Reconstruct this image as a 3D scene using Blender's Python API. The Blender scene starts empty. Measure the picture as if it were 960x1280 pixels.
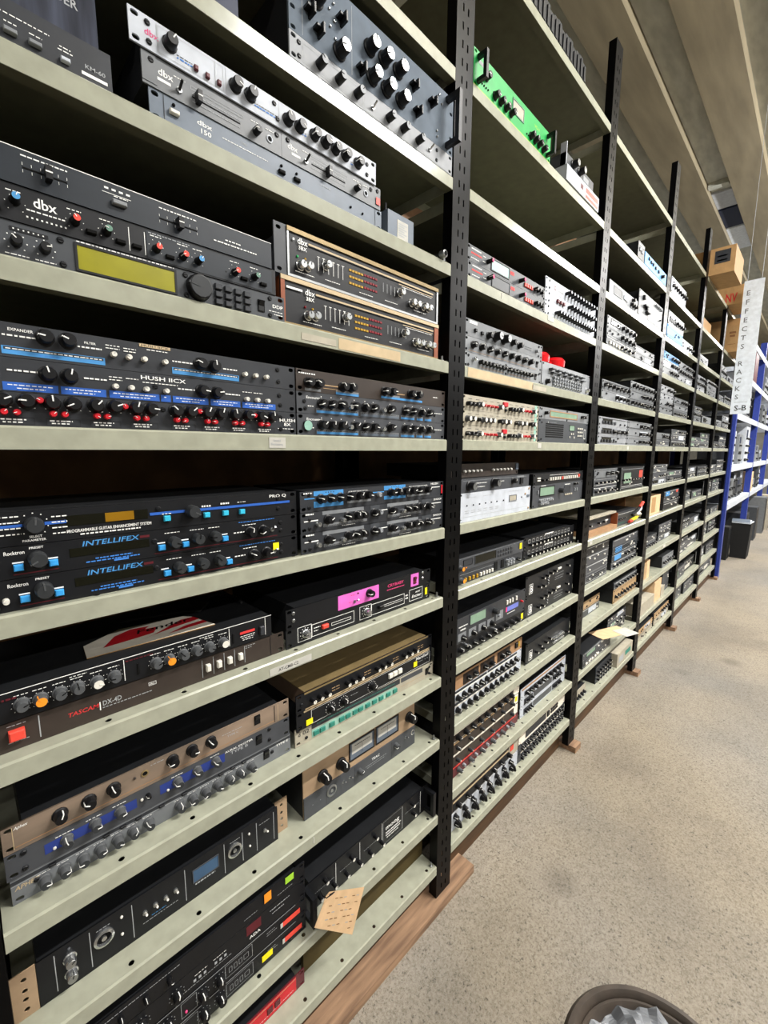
import bpy, bmesh, math, random
from mathutils import Vector, Matrix
random.seed(7)
sc = bpy.context.scene
col = sc.collection

# ------------------------------------------------------------------ camera
cam_d = bpy.data.cameras.new('camera')
cam = bpy.data.objects.new('camera', cam_d); col.objects.link(cam)
F_PX, YAW, PITCH, ROLL = 537.94, math.radians(44.832), math.radians(-8.149), math.radians(0.193)
cam_d.sensor_fit = 'VERTICAL'; cam_d.sensor_height = 36.0
cam_d.lens = F_PX / 1280.0 * 36.0
cam_d.clip_start = 0.02; cam_d.clip_end = 100
fw = Vector((math.sin(YAW)*math.cos(PITCH), math.cos(YAW)*math.cos(PITCH), math.sin(PITCH)))
rt = Vector((math.cos(YAW), -math.sin(YAW), 0)); up = rt.cross(fw)
r2 = rt*math.cos(ROLL) + up*math.sin(ROLL); u2 = up*math.cos(ROLL) - rt*math.sin(ROLL)
mw = Matrix((r2, u2, -fw)).transposed().to_4x4(); mw.translation = Vector((0, -0.741, 1.4575))
cam.matrix_world = mw
sc.camera = cam

# ------------------------------------------------------------------ world, lamps, exposure
w = bpy.data.worlds.new('world'); sc.world = w; w.use_nodes = True
w.node_tree.nodes['Background'].inputs[0].default_value = (0.80, 0.86, 1.0, 1)
w.node_tree.nodes['Background'].inputs[1].default_value = 0.012
def tube_lamp(x, y, z, lx, ly, watts, colr=(1.0, 0.98, 0.95)):
    l = bpy.data.lights.new('fluorescent_lamp', 'AREA'); l.shape = 'RECTANGLE'; l.size = lx; l.size_y = ly
    l.energy = watts; l.color = colr
    o = bpy.data.objects.new('fluorescent_lamp', l); col.objects.link(o); o.location = (x, y, z)
    return o
for x, L, e in ((-1.7, 1.6, 30), (2.28, 1.6, 130), (6.07, 2.4, 130), (9.9, 2.0, 140), (13.5, 1.8, 140)):     # bare tubes hung in a row above the aisle
    tube_lamp(x, -1.92, 3.90, L, .09, e)
    u = tube_lamp(x, -1.92, 3.905, L, .09, e*.65); u.rotation_euler[0] = math.radians(150)
for x in (-1.5, 2.2, 5.9, 9.6):                           # unseen lamp row added as low-angle fill for the shelf interiors
    tube_lamp(x, -4.6, 3.90, 1.8, .09, 65)
sc.view_settings.view_transform = 'Standard'; sc.view_settings.look = 'None'
sc.view_settings.gamma = 1.0; sc.view_settings.use_curve_mapping = False
sc.view_settings.exposure = 0.80

# ------------------------------------------------------------------ materials
def lin(h):
    c = [int(h[i:i+2], 16)/255 for i in (0, 2, 4)]
    return tuple(v/12.92 if v <= .04045 else ((v+.055)/1.055)**2.4 for v in c) + (1,)
MATS = {}
def mat(name, hexc, rough=.45, metal=0.0, var=.10, scale=30, bump=0.0, emit=0.0, spec=None):
    m = bpy.data.materials.new(name); m.use_nodes = True
    nt = m.node_tree; b = nt.nodes['Principled BSDF']
    c = lin(hexc); b.inputs['Roughness'].default_value = rough; b.inputs['Metallic'].default_value = metal
    if spec is not None: b.inputs['Specular IOR Level'].default_value = spec
    if var > 0:
        tc = nt.nodes.new('ShaderNodeTexCoord'); n = nt.nodes.new('ShaderNodeTexNoise'); n.inputs['Scale'].default_value = scale
        n.inputs['Detail'].default_value = 4
        nt.links.new(tc.outputs['Object'], n.inputs['Vector'])
        r = nt.nodes.new('ShaderNodeValToRGB')
        r.color_ramp.elements[0].position = .3; r.color_ramp.elements[1].position = .7
        r.color_ramp.elements[0].color = tuple(v*(1-var) for v in c[:3])+(1,)
        r.color_ramp.elements[1].color = tuple(min(1, v*(1+var)) for v in c[:3])+(1,)
        nt.links.new(n.outputs['Fac'], r.inputs[0]); nt.links.new(r.outputs[0], b.inputs['Base Color'])
        if bump:
            bp = nt.nodes.new('ShaderNodeBump'); bp.inputs['Strength'].default_value = bump; bp.inputs['Distance'].default_value = .002
            nt.links.new(n.outputs['Fac'], bp.inputs['Height']); nt.links.new(bp.outputs[0], b.inputs['Normal'])
    else: b.inputs['Base Color'].default_value = c
    if emit:
        b.inputs['Emission Color'].default_value = c; b.inputs['Emission Strength'].default_value = emit
    MATS[name] = m; return m
PAL = dict(
 shelf_paint=('9c9d8c', .22), shelf_under_shade=('62624f', .6), post_black=('060607', .34), black=('16171a', .42), black2=('1d1e20', .45), charcoal=('333539', .42),
 dgrey=('45474b', .42), mgrey=('44474b', .42), grey=('6c6f72', .42), lgrey=('7e8184', .4), silver=('8d9094', .5), white=('bcc1c9', .5),
 cream=('a8a190', .5), tan=('b0926c', .5), copper=('a8825f', .45, .1), bronze=('86705e', .4, .4), brownblk=('3a322d', .45), darkbrown=('2a211c', .5),
 steelblue=('66707b', .6), bluegrey=('626c78', .4), slate=('262b31', .38), gold=('8a7752', .4, .3), pale_gold=('bda885', .4), wood=('6b3d22', .45),
 blue=('2f5fb5', .45), sky=('4a90cc', .45), cyanbtn=('37b4d6', .4), bluebtn=('3a9ae0', .4), teal=('8fb8a8', .5), navy=('1b2540', .5), navyblue=('2a3b80', .45),
 red=('c5212c', .4), redcap=('e04a3c', .4), bluecap=('4a8fc4', .4), greencap=('5d7f70', .4), orange=('f0932a', .4), yellow=('f2e21c', .5), ygreen=('9ccc3a', .5), pink=('e86fc8', .45),
 hotpink=('e0467f', .45), maroon=('5a1f26', .4), whitecap=('d9d6cc', .4), amber=('b58c1e', .4), redled=('7d1420', .35), greenled=('2fae63', .35),
 lcd_yellow=('8f8a12', .3), lcd_green=('7f9a84', .3), lcd_dark=('14140c', .2), lcd_amber=('8a6412', .3), lcd_blue=('3c5672', .3), lcd_violet=('6d78c8', .3), lcd_teal=('7fa39f', .3),
 knobblk=('121214', .38), knobgrey=('4c4e50', .45), knobgrey2=('2f3133', .45), chrome=('c9cbcc', .22, .9), dullchrome=('9a9c9c', .32, .8), hole=('020202', .9),
 print_white=('f0f0ec', .6), print_grey=('a4a7a9', .6), print_dark=('2a2b2d', .6), print_red=('d23a3a', .6), print_blue=('3f7fd0', .6), print_pink=('d6457a', .6), print_green=('2f7c6d', .6),
 pcb_green=('1fa04c', .38), wood_copper=('8a4a2c', .4), card=('a98559', .7), card_dark=('7a5332', .75), tag=('d6b48c', .75), paper=('b9b7af', .7), olive=('4a3e20', .75),
 blue_post=('2f3f8f', .4), plastic_red=('d8121a', .25), sign_white=('e2e9f2', .5), card_white=('ece4d4', .5), grime=('4a4032', .8), rubber=('1a1a1a', .8),
)
for k, v in PAL.items():
    mat(k, v[0], v[1], v[2] if len(v) > 2 else 0.0, var=0 if k.startswith('print') or k == 'hole' else .10, spec=None if k in ('xx', 'plastic_red', 'chrome', 'dullchrome') else {'steelblue': .06, 'post_black': .09}.get(k, .28))

def nodes_of(m):
    nt = m.node_tree; return nt, nt.nodes['Principled BSDF'], (lambda t: nt.nodes.new('ShaderNode'+t))
def concrete():
    m = mat('floor_concrete', '9c9384', .75, var=0); nt, b, N = nodes_of(m)
    tc = N('TexCoord')
    def noise(s, d=6, rgh=.6):
        n = N('TexNoise'); n.inputs['Scale'].default_value = s; n.inputs['Detail'].default_value = d; n.inputs['Roughness'].default_value = rgh
        nt.links.new(tc.outputs['Object'], n.inputs['Vector']); return n
    def ramp(src, stops):
        r = N('ValToRGB'); e = r.color_ramp.elements
        while len(e) < len(stops): e.new(.5)
        for q, (p, cc) in zip(e, stops): q.position = p; q.color = lin(cc)
        nt.links.new(src, r.inputs[0]); return r
    def mix(f, a, c, mode='MIX', fac=None):
        x = N('MixRGB'); x.blend_type = mode
        if fac is not None: x.inputs[0].default_value = fac
        if f is not None: nt.links.new(f, x.inputs[0])
        nt.links.new(a, x.inputs[1]); nt.links.new(c, x.inputs[2]); return x
    big = ramp(noise(1.1, 5, .65).outputs['Fac'], [(.30, '80796f'), (.5, '948d80'), (.7, 'a0988a')])
    tint = ramp(noise(.7, 3).outputs['Fac'], [(.35, 'd9dde8'), (.65, 'fff8ee')])
    spk = ramp(noise(150, 3, .8).outputs['Fac'], [(.28, '3c3731'), (.40, 'cfcac2'), (.60, 'ffffff')])
    spk2 = ramp(noise(60, 4, .75).outputs['Fac'], [(.26, '8a847b'), (.40, 'ffffff')])
    spk3 = ramp(noise(120, 3, .65).outputs['Fac'], [(.32, '3f3a34'), (.42, 'ffffff')])
    wht = ramp(noise(210, 2, .7).outputs['Fac'], [(.60, '000000'), (.72, '4a463f')])
    a = mix(None, big.outputs[0], tint.outputs[0], 'MULTIPLY', .8)
    a = mix(None, a.outputs[0], spk.outputs[0], 'MULTIPLY', .8)
    a = mix(None, a.outputs[0], spk2.outputs[0], 'MULTIPLY', .6)
    a = mix(None, a.outputs[0], spk3.outputs[0], 'MULTIPLY', .55)
    a = mix(None, a.outputs[0], wht.outputs[0], 'ADD', .5)
    vor = N('TexVoronoi'); vor.inputs['Scale'].default_value = 1.7; nt.links.new(tc.outputs['Object'], vor.inputs['Vector'])
    st = ramp(vor.outputs['Distance'], [(.05, '7d726a'), (.14, 'ffffff')])
    a = mix(None, a.outputs[0], st.outputs[0], 'MULTIPLY', .4)
    nt.links.new(a.outputs[0], b.inputs['Base Color'])
    bp = N('Bump'); bp.inputs['Strength'].default_value = .35; bp.inputs['Distance'].default_value = .003
    nt.links.new(noise(110, 4, .7).outputs['Fac'], bp.inputs['Height']); nt.links.new(bp.outputs[0], b.inputs['Normal'])
    return m
concrete()
def streaky(name, c0, c1, sc3, rough=.6):
    m = mat(name, c0, rough, var=0); nt, b, N = nodes_of(m)
    tc = N('TexCoord'); mp = N('Mapping'); mp.inputs['Scale'].default_value = sc3
    n = N('TexNoise'); n.inputs['Scale'].default_value = 6; n.inputs['Detail'].default_value = 6
    r = N('ValToRGB'); r.color_ramp.elements[0].position = .35; r.color_ramp.elements[1].position = .68
    r.color_ramp.elements[0].color = lin(c0); r.color_ramp.elements[1].color = lin(c1)
    nt.links.new(tc.outputs['Object'], mp.inputs[0]); nt.links.new(mp.outputs[0], n.inputs['Vector'])
    nt.links.new(n.outputs['Fac'], r.inputs[0]); nt.links.new(r.outputs[0], b.inputs['Base Color'])
    bp = N('Bump'); bp.inputs['Strength'].default_value = .25; bp.inputs['Distance'].default_value = .003
    nt.links.new(n.outputs['Fac'], bp.inputs['Height']); nt.links.new(bp.outputs[0], b.inputs['Normal'])
streaky('plank_wood', '6e5440', '9c7c60', (1, 9, 9))
streaky('kick_wood', '39240f', '523619', (1, 8, 8))
streaky('hardboard', '6b4a2a', '805c38', (2, 2, 2), .7)
streaky('rib_paint', '7d735d', '91866d', (.3, 2, 2), .5)
streaky('slab_paint', 'adaea4', 'c4c5ba', (1, 3, 3), .7)
streaky('wall_paint', '7a7870', '8a8880', (1, 1, 1), .8)
streaky('carpet_box', '1d202a', '454a5a', (6, 1, .6), .9)
streaky('worn_bronze', '665a4e', '94806e', (.8, 3, 3), .4)
streaky('worn_tan', '9a8166', 'b89c7c', (1, 3, 3), .45)
streaky('liner_grey', '74777c', 'a0a3a8', (3, 3, 1), .5)
streaky('rim_brown', '3f3730', '5c5046', (2, 2, 2), .6)

# ------------------------------------------------------------------ mesh helpers
class MB:
    def __init__(s): s.v = []; s.f = []; s.m = []; s.mats = []
    def mi(s, name):
        if name not in s.mats: s.mats.append(name)
        return s.mats.index(name)
    def box(s, x0, x1, y0, y1, z0, z1, m):
        i = len(s.v); k = s.mi(m)
        s.v += [(x0,y0,z0),(x1,y0,z0),(x1,y1,z0),(x0,y1,z0),(x0,y0,z1),(x1,y0,z1),(x1,y1,z1),(x0,y1,z1)]
        for q in ((0,3,2,1),(4,5,6,7),(0,1,5,4),(1,2,6,5),(2,3,7,6),(3,0,4,7)):
            s.f.append(tuple(i+a for a in q)); s.m.append(k)
        return s
    def quad(s, x0, z0, x1, z1, y, m):                    # faces -Y
        i = len(s.v); k = s.mi(m)
        s.v += [(x0,y,z0),(x1,y,z0),(x1,y,z1),(x0,y,z1)]; s.f.append((i,i+1,i+2,i+3)); s.m.append(k)
    def poly(s, pts, m):
        i = len(s.v); k = s.mi(m); s.v += list(pts); s.f.append(tuple(range(i, i+len(pts)))); s.m.append(k)
    def lathe(s, prof, n, m, axis='y', c=(0,0,0), mats=None):   # prof: (r, h); along -Y (axis y) or +Z (axis z)
        i = len(s.v); L = len(prof)
        for r, h in prof:
            for a in range(n):
                t = 2*math.pi*a/n
                if axis == 'y': s.v.append((c[0]+r*math.cos(t), c[1]-h, c[2]+r*math.sin(t)))
                else: s.v.append((c[0]+r*math.cos(t), c[1]+r*math.sin(t), c[2]+h))
        for j in range(L-1):
            k = s.mi(mats[j] if mats else m)
            for a in range(n):
                b = (a+1) % n; s.f.append((i+j*n+a, i+j*n+b, i+(j+1)*n+b, i+(j+1)*n+a)); s.m.append(k)
        s.f.append(tuple(i+(L-1)*n+a for a in range(n))); s.m.append(s.mi(mats[-1] if mats else m))
        return s
    def tube(s, pts, r, m, n=8):
        i0 = len(s.v); k = s.mi(m); P = [Vector(p) for p in pts]
        for j, p in enumerate(P):
            d = (P[min(j+1, len(P)-1)] - P[max(j-1, 0)]).normalized()
            a = d.orthogonal().normalized() if abs(d.z) > .9 else d.cross(Vector((0,0,1))).normalized()
            b = d.cross(a)
            for q in range(n):
                t = 2*math.pi*q/n; s.v.append(tuple(p + (a*math.cos(t)+b*math.sin(t))*r))
        for j in range(len(P)-1):
            for q in range(n):
                e = (q+1) % n; s.f.append((i0+j*n+q, i0+j*n+e, i0+(j+1)*n+e, i0+(j+1)*n+q)); s.m.append(k)
        s.f.append(tuple(i0+q for q in reversed(range(n)))); s.m.append(k)
        s.f.append(tuple(i0+(len(P)-1)*n+q for q in range(n))); s.m.append(k)
        return s
    def add(s, mesh, mtx, m):
        i = len(s.v); k = s.mi(m)
        s.v += [tuple(mtx @ v.co) for v in mesh.vertices]
        for p in mesh.polygons: s.f.append(tuple(i+a for a in p.vertices)); s.m.append(k)
    def mesh(s, name, smooth=False):
        me = bpy.data.meshes.new(name); me.from_pydata(s.v, [], s.f)
        for n in s.mats: me.materials.append(MATS[n])
        me.polygons.foreach_set('material_index', s.m)
        bm = bmesh.new(); bm.from_mesh(me)
        closed = [f for f in bm.faces if all(len(e.link_faces) == 2 for e in f.edges)]
        if closed and len(closed) == len(bm.faces): bmesh.ops.recalc_face_normals(bm, faces=bm.faces)
        bm.to_mesh(me); bm.free()
        if smooth:
            me.polygons.foreach_set('use_smooth', [True]*len(me.polygons))
            me.set_sharp_from_angle(angle=math.radians(40))
        me.update(); return me
    def build(s, name, parent=None, loc=(0,0,0), rot=(0,0,0), smooth=False):
        return obj(name, s.mesh(name, smooth), parent, loc, rot)
def obj(name, me, parent=None, loc=(0,0,0), rot=(0,0,0)):
    o = bpy.data.objects.new(name, me); col.objects.link(o); o.location = loc; o.rotation_euler = rot
    if parent: o.parent = parent
    return o
def tag(o, label, cat, group=None, kind=None):
    if label: o['label'] = label
    if cat: o['category'] = cat
    if group: o['group'] = group
    if kind: o['kind'] = kind
    return o
def empty(name, loc, label, cat, group=None, rz=0):
    o = bpy.data.objects.new(name, None); o.empty_display_size = .05; col.objects.link(o); o.location = loc; o.rotation_euler[2] = rz
    return tag(o, label, cat, group)
def struct(name, mb): o = mb.build(name); o['kind'] = 'structure'; return o
_tmp = []
def sheet(outer, holes, thick, m, key=None, C={}):        # flat plate in XZ with real holes; front face at y = 0, back at y = thick
    if key and key in C: return C[key]
    cu = bpy.data.curves.new('sheet', 'CURVE'); cu.dimensions = '2D'; cu.fill_mode = 'BOTH'; cu.extrude = thick/2
    for ring in [outer]+holes:
        sp = cu.splines.new('POLY'); sp.points.add(len(ring)-1); sp.use_cyclic_u = True
        for p, q in zip(sp.points, ring): p.co = (q[0], q[1], 0, 1)
    o = bpy.data.objects.new('sheet', cu)
    me = bpy.data.meshes.new_from_object(o); bpy.data.objects.remove(o); bpy.data.curves.remove(cu)
    me.transform(Matrix(((1,0,0,0),(0,0,-1,thick/2),(0,1,0,0),(0,0,0,1))))
    me.materials.clear(); me.materials.append(MATS[m]); me.name = 'plate'
    if key: C[key] = me
    return me
def rect(x0, z0, x1, z1): return [(x0,z0),(x1,z0),(x1,z1),(x0,z1)]
def slot(cx, cz, w, h, n=5):                              # obround, long way along the larger of w, h
    r = min(w, h)/2; a = (w-2*r)/2; b = (h-2*r)/2; P = []
    for q in range(4):
        sx = (1, -1, -1, 1)[q]; sz = (1, 1, -1, -1)[q]
        for k in range(n):
            t = math.pi/2*(q + k/(n-1)); P.append((cx+sx*a+r*math.cos(t), cz+sz*b+r*math.sin(t)))
    return P
_TX = {}
def text_mesh(s):
    if s not in _TX:
        cu = bpy.data.curves.new('t', 'FONT'); cu.body = s; cu.size = 1.0; cu.resolution_u = 2; cu.offset = .012
        o = bpy.data.objects.new('t', cu); me = bpy.data.meshes.new_from_object(o)
        bpy.data.objects.remove(o); bpy.data.curves.remove(cu)
        xs = [v.co.x for v in me.vertices] or [0]
        _TX[s] = (me, max(xs))
    return _TX[s]
def put_text(mb, s, x, z, cap, m, y=-.0007, wid=None, slant=0.0, align='l', rot=0):
    me, ww = text_mesh(s); k = cap/.70; kx = k
    if wid: kx = wid/max(ww, .01)
    if align == 'c': x -= ww*kx/2
    M_ = Matrix(((kx, k*slant, 0, x), (0, 0, -1, y), (0, k, 0, z), (0, 0, 0, 1)))
    if rot: M_ = Matrix.Translation((x,0,z)) @ Matrix.Rotation(-rot, 4, 'Y') @ Matrix.Translation((-x,0,-z)) @ M_
    mb.add(me, M_, m)
# ------------------------------------------------------------------ room
FL = -0.03
struct('floor', MB().box(-4, 17, -5, 3.0, FL-.1, FL, 'floor_concrete'))
struct('wall_back', MB().box(-4, 6.2, .56, .60, FL, 2.95, 'hardboard'))
struct('wall_far', MB().box(17, 17.1, -5, 3.0, FL, 4.52, 'wall_paint'))
struct('bounce_partition', MB().box(-4, 17, -2.75, -2.6, FL, 2.15, 'wall_paint'))      # unseen low partition added to bounce light, kept low for the fill lamps
struct('wall_near', MB().box(-4.1, -4, -5, 3.0, FL, 4.52, 'wall_paint'))
struct('wall_left', MB().box(-4, 17, 3.0, 3.1, FL, 4.52, 'wall_paint'))
ceil = struct('ceiling', MB().box(-4, 17, -5, 3.0, 4.52, 4.95, 'slab_paint'))
def rib_mesh():
    b = MB(); x0, x1 = -4, 17; pr = [(-.155, 0), (.155, 0), (.165, .07), (-.165, .07)]
    A = [(x0, y, z) for y, z in pr]; B = [(x1, y, z) for y, z in pr]
    b.poly(A[::-1], 'rib_paint'); b.poly(B, 'rib_paint')
    for i in range(4):
        j = (i+1) % 4; b.poly([A[i], A[j], B[j], B[i]], 'rib_paint')
    return b.mesh('rib')
rm = rib_mesh()
for k in range(-4, 10): obj('rib', rm, ceil, (0, .67-.53*k, 4.45))
for x0, x1, m in ((6.75, 7.2, 'white'), (7.25, 7.85, 'navy'), (7.9, 8.75, 'sign_white')):   # boards let in between two ribs
    MB().box(x0, x1, .305, .505, 4.495, 4.519, m).build('infill_board', ceil)
MB().box(6.50, 6.58, .31, .50, 4.47, 4.519, 'slab_paint').build('infill_board', ceil)

# ------------------------------------------------------------------ black slotted racking
BL = [-.0165, 1.0595, 2.109, 3.149, 4.189, 5.214]; BR = [.984, 2.035, 3.075, 4.115, 5.14, 6.175]
PX = [-.092, .984, 2.035, 3.075, 4.115, 5.14, 6.175]; PW = .0745
Z0 = {'T':2.777, 0:2.405, 1:2.156, 2:1.947, 3:1.698, 4:1.488, 5:1.238, 6:1.031, 7:.779, 8:.572, 9:.308, 10:.121}
Z1 = {'T':2.777, 0:2.413, 1:2.160, 2:1.942, 3:1.698, 4:1.490, 5:1.239, 6:1.033, 7:.787, 8:.580, 9:.345, 10:.145}
SZ = [Z0] + [Z1]*5
ORD = {10:'bottom shelf', 9:'second shelf up', 8:'third shelf up', 7:'fourth shelf up', 6:'fifth shelf up', 5:'sixth shelf up', 4:'seventh shelf up', 3:'eighth shelf up', 2:'ninth shelf up', 1:'tenth shelf up', 0:'eleventh shelf up', 'T':'top shelf'}
BAY = ['nearest bay', 'second bay', 'third bay', 'fourth bay', 'fifth bay', 'sixth bay']
PTOP = [3.087]*5 + [2.79, 2.79]
def post_mesh(h, C={}):                                   # pressed face with two columns of slots
    if h not in C:
        b = MB(); c = PW/2; t = .0025; sw = .0028; so = .0105; sh = .0085
        xs = [0, c-so-sw, c-so+sw, c+so-sw, c+so+sw, PW]
        for q in (0, 2, 4): b.box(xs[q], xs[q+1], 0, t, 0, h, 'post_black')
        z = .03; za = 0.0
        while z < h-.03:
            for q in (1, 3): b.box(xs[q], xs[q+1], .00002, t, za, z-sh, 'post_black')
            za = z+sh; z += .04
        for q in (1, 3): b.box(xs[q], xs[q+1], .00002, t, za, h, 'post_black')
        C[h] = b.mesh('slotted_face')
    return C[h]
UPN = ['front upright at the left picture edge', 'tall front upright right of the nearest bay', 'front upright between second and third bays', 'front upright between third and fourth bays', 'front upright between fourth and fifth bays', 'front upright between fifth and sixth bays', 'front upright at the far end of the sixth bay']
for i, x in enumerate(PX):
    e = empty('rack_upright', (x, 0, 0), 'black slotted steel '+UPN[i], 'rack upright', 'front uprights of the black racking')
    h = PTOP[i]
    obj('slotted_face', post_mesh(h), e)
    MB().box(0, .0025, .0027, .030, 0, h, 'post_black').build('side_flange', e)
    MB().box(PW-.0025, PW, .0027, .030, 0, h, 'post_black').build('side_flange', e)
    MB().box(.004, PW-.004, .003, .029, 0, .004, 'post_black').build('base_plate', e)
    e2 = empty('rack_upright', (x, .455, 0), 'black rear '+UPN[i].replace('tall ', '').replace('front ', '').replace('at the left picture edge', 'behind the left picture edge')+', by the brown back wall', 'rack upright', 'rear uprights of the black racking')
    MB().box(0, PW, .0425, .045, 0, min(h, 2.9), 'post_black').build('rear_face', e2)
    MB().box(0, .0025, 0, .0423, 0, min(h, 2.9), 'post_black').build('side_flange', e2)
    MB().box(PW-.0025, PW, 0, .0423, 0, min(h, 2.9), 'post_black').build('side_flange', e2)
    if i > 1:
        b = MB().box(x+.012, x+PW+.004, -.034, .14, FL, -.0005, 'plank_wood').build('wood_block')
        tag(b, 'short brown wood block under the foot of the black '+['upright at left picture edge', '', 'upright between second and third bays', 'upright between third and fourth bays', 'upright between fourth and fifth bays', 'upright between fifth and sixth bays', 'upright at the far end'][i], 'wood block', 'wood packing blocks')
    # rear feet
    b = MB().box(x-.01, x+PW+.01, .42, .53, FL, -.0005, 'plank_wood').build('wood_block')
    tag(b, 'short brown wood block under the rear '+['upright at left picture edge', 'upright right of the nearest bay', 'upright between second and third bays', 'upright between third and fourth bays', 'upright between fourth and fifth bays', 'upright between fifth and sixth bays', 'upright at the far end'][i], 'wood block', 'wood packing blocks')
DEP = .452
def shelf_meshes(wd, C={}):
    k = round(wd, 4)
    if k not in C:
        hs = []
        for q in range(int((wd-.16)/.1165)+1):
            for zz in (DEP-.015, .02): hs.append(slot(.150+q*.1165, zz, .0095, .0095, 4))
        me = sheet(rect(0, 0, wd, DEP-.0031), hs, .0012, 'shelf_paint')
        me.transform(Matrix(((1,0,0,0),(0,0,-1,DEP),(0,-1,0,0),(0,0,0,1))))
        bm = bmesh.new(); bm.from_mesh(me); bmesh.ops.recalc_face_normals(bm, faces=bm.faces)
        me.materials.append(MATS['shelf_under_shade'])                 # underside shade put into the colour, darker than the deck paint
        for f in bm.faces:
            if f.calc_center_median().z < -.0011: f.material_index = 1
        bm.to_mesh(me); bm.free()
        C[k] = me
    return C[k]
def lip_mesh(wd, C={}):
    k = round(wd, 4)
    if k not in C:
        b = MB()
        b.box(0, wd, 0, .0015, -.031, -.003, 'shelf_paint')
        i = len(b.v); b.v += [(0, 0, -.003), (wd, 0, -.003), (wd, .003, 0), (0, .003, 0), (0, .003, -.003), (wd, .003, -.003)]
        for q in ((0,1,2,3), (3,2,5,4), (0,3,4), (1,5,2), (0,4,5,1)): b.f.append(tuple(i+k_ for k_ in q)); b.m.append(0)
        b.box(0, wd, .0017, .022, -.031, -.0295, 'shelf_under_shade')  # return flange carries the same painted underside shade
        me = b.mesh('front_lip'); C[k] = me
    return C[k]
def back_mesh(wd, C={}):
    k = round(wd, 4)
    if k not in C:
        b = MB(); b.box(0, wd, DEP-.0015, DEP, -.031, -.0014, 'shelf_paint')
        C[k] = b.mesh('rear_lip')
    return C[k]
def side_mesh(C={}):
    if 0 not in C: C[0] = MB().box(0, .0012, .003, DEP-.003, -.030, -.0014, 'shelf_paint').mesh('side_lip')
    return C[0]
bolt_me = MB().lathe([(.0055, 0), (.0055, .004), (.003, .004), (.003, .014)], 6, 'dullchrome', 'z').mesh('bolt')
SHELF = {}
for bay in range(6):
    wd = BR[bay]-BL[bay]-.002
    for s, z in SZ[bay].items():
        if bay == 0 and s == 'T': continue
        e = empty('steel_shelf', (BL[bay]+.001, 0.0, z), 'pale grey-green steel %s of the %s' % (ORD[s], BAY[bay]), 'shelf', 'pale steel shelves of the black racking')
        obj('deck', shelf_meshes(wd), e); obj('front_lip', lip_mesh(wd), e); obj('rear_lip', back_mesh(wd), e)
        obj('side_lip', side_mesh(), e, (.0005, 0, 0)); obj('side_lip', side_mesh(), e, (wd-.0017, 0, 0))
        if (bay, s) in ((0,2),(0,3),(0,6),(0,8),(0,10),(1,0),(1,6)): obj('bolt', bolt_me, e, (wd-.012, .014, .0))
        SHELF[(bay, s)] = e
    kb = MB().box(BL[bay]+.002, BR[bay]-.002, .045, .063, FL if bay else .0, .085 if bay == 0 else .108, 'kick_wood').build('kick_board')
    tag(kb, 'brown wooden kick board under the bottom shelf of the '+BAY[bay], 'kick board', 'kick boards')
for s_, z in Z0.items():                                   # bay cut off by the left picture edge
    if s_ == 'T': continue
    e = empty('steel_shelf', (-1.094, 0.0, z), 'pale steel %s of the bay beyond the left picture edge' % ORD[s_], 'shelf', 'pale steel shelves of the black racking')
    obj('deck', shelf_meshes(1.0), e); obj('front_lip', lip_mesh(1.0), e); obj('side_lip', side_mesh(), e, (.9983, 0, 0))
def stick(bay, s, x, z, wd, h, m, lines=(), name='label_sticker', rot=0):     # paper label on a shelf's front lip; lines: (text, x, z, cap, mat)
    b = MB(); b.box(0, wd, -.0008, -.0002, 0, h, m)
    for t, tx, tz, cap, mm in lines: put_text(b, t, tx, tz, cap, mm, y=-.0011)
    e = SHELF[(bay, s)]
    return b.build(name, e, (x-e.location.x, 0, z), (0, rot, 0))
stick(0, 4, .428, -.0265, .036, .020, 'paper', (('Sound', .009, .012, .0045, 'print_grey'), ('Processing', .004, .005, .0042, 'print_grey')))
stick(0, 6, .412, -.0285, .102, .015, 'paper', (('AT-CMB-C2', .020, .004, .0065, 'print_dark'),))
stick(0, 3, .507, -.0255, .086, .013, 'cream'); stick(0, 3, .60, -.0285, .19, .022, 'pale_gold', name='tape_strip')
stick(0, 8, .508, -.022, .0022, .016, 'paper', name='tape_strip')
stick(1, 3, 1.075, -.029, .40, .026, 'pale_gold', name='tape_strip'); stick(1, 3, 1.47, -.026, .11, .016, 'cream')
stick(1, 2, 1.24, -.022, .004, .016, 'paper', name='tape_strip'); stick(1, 2, 1.56, -.02, .05, .016, 'paper', name='tape_strip')
stick(1, 4, 1.535, -.022, .028, .018, 'paper'); stick(2, 4, 2.58, -.024, .03, .018, 'paper'); stick(2, 1, 2.62, -.024, .10, .018, 'paper'); stick(2, 1, 2.8, -.024, .10, .018, 'paper')
stick(3, 4, 3.62, -.024, .03, .018, 'paper'); stick(4, 4, 4.65, -.024, .03, .018, 'paper'); stick(2, 6, 2.13, -.024, .035, .018, 'paper')
stick(3, 7, 3.6, -.024, .06, .018, 'paper')

# plank under the nearest upright, slightly skewed
b = MB().box(-.10, 1.172, -.022, .095, FL, -.0005, 'plank_wood').build('wood_plank')
tag(b, 'long worn brown wood plank lying on the floor under the nearest tall upright', 'wood plank')
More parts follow.
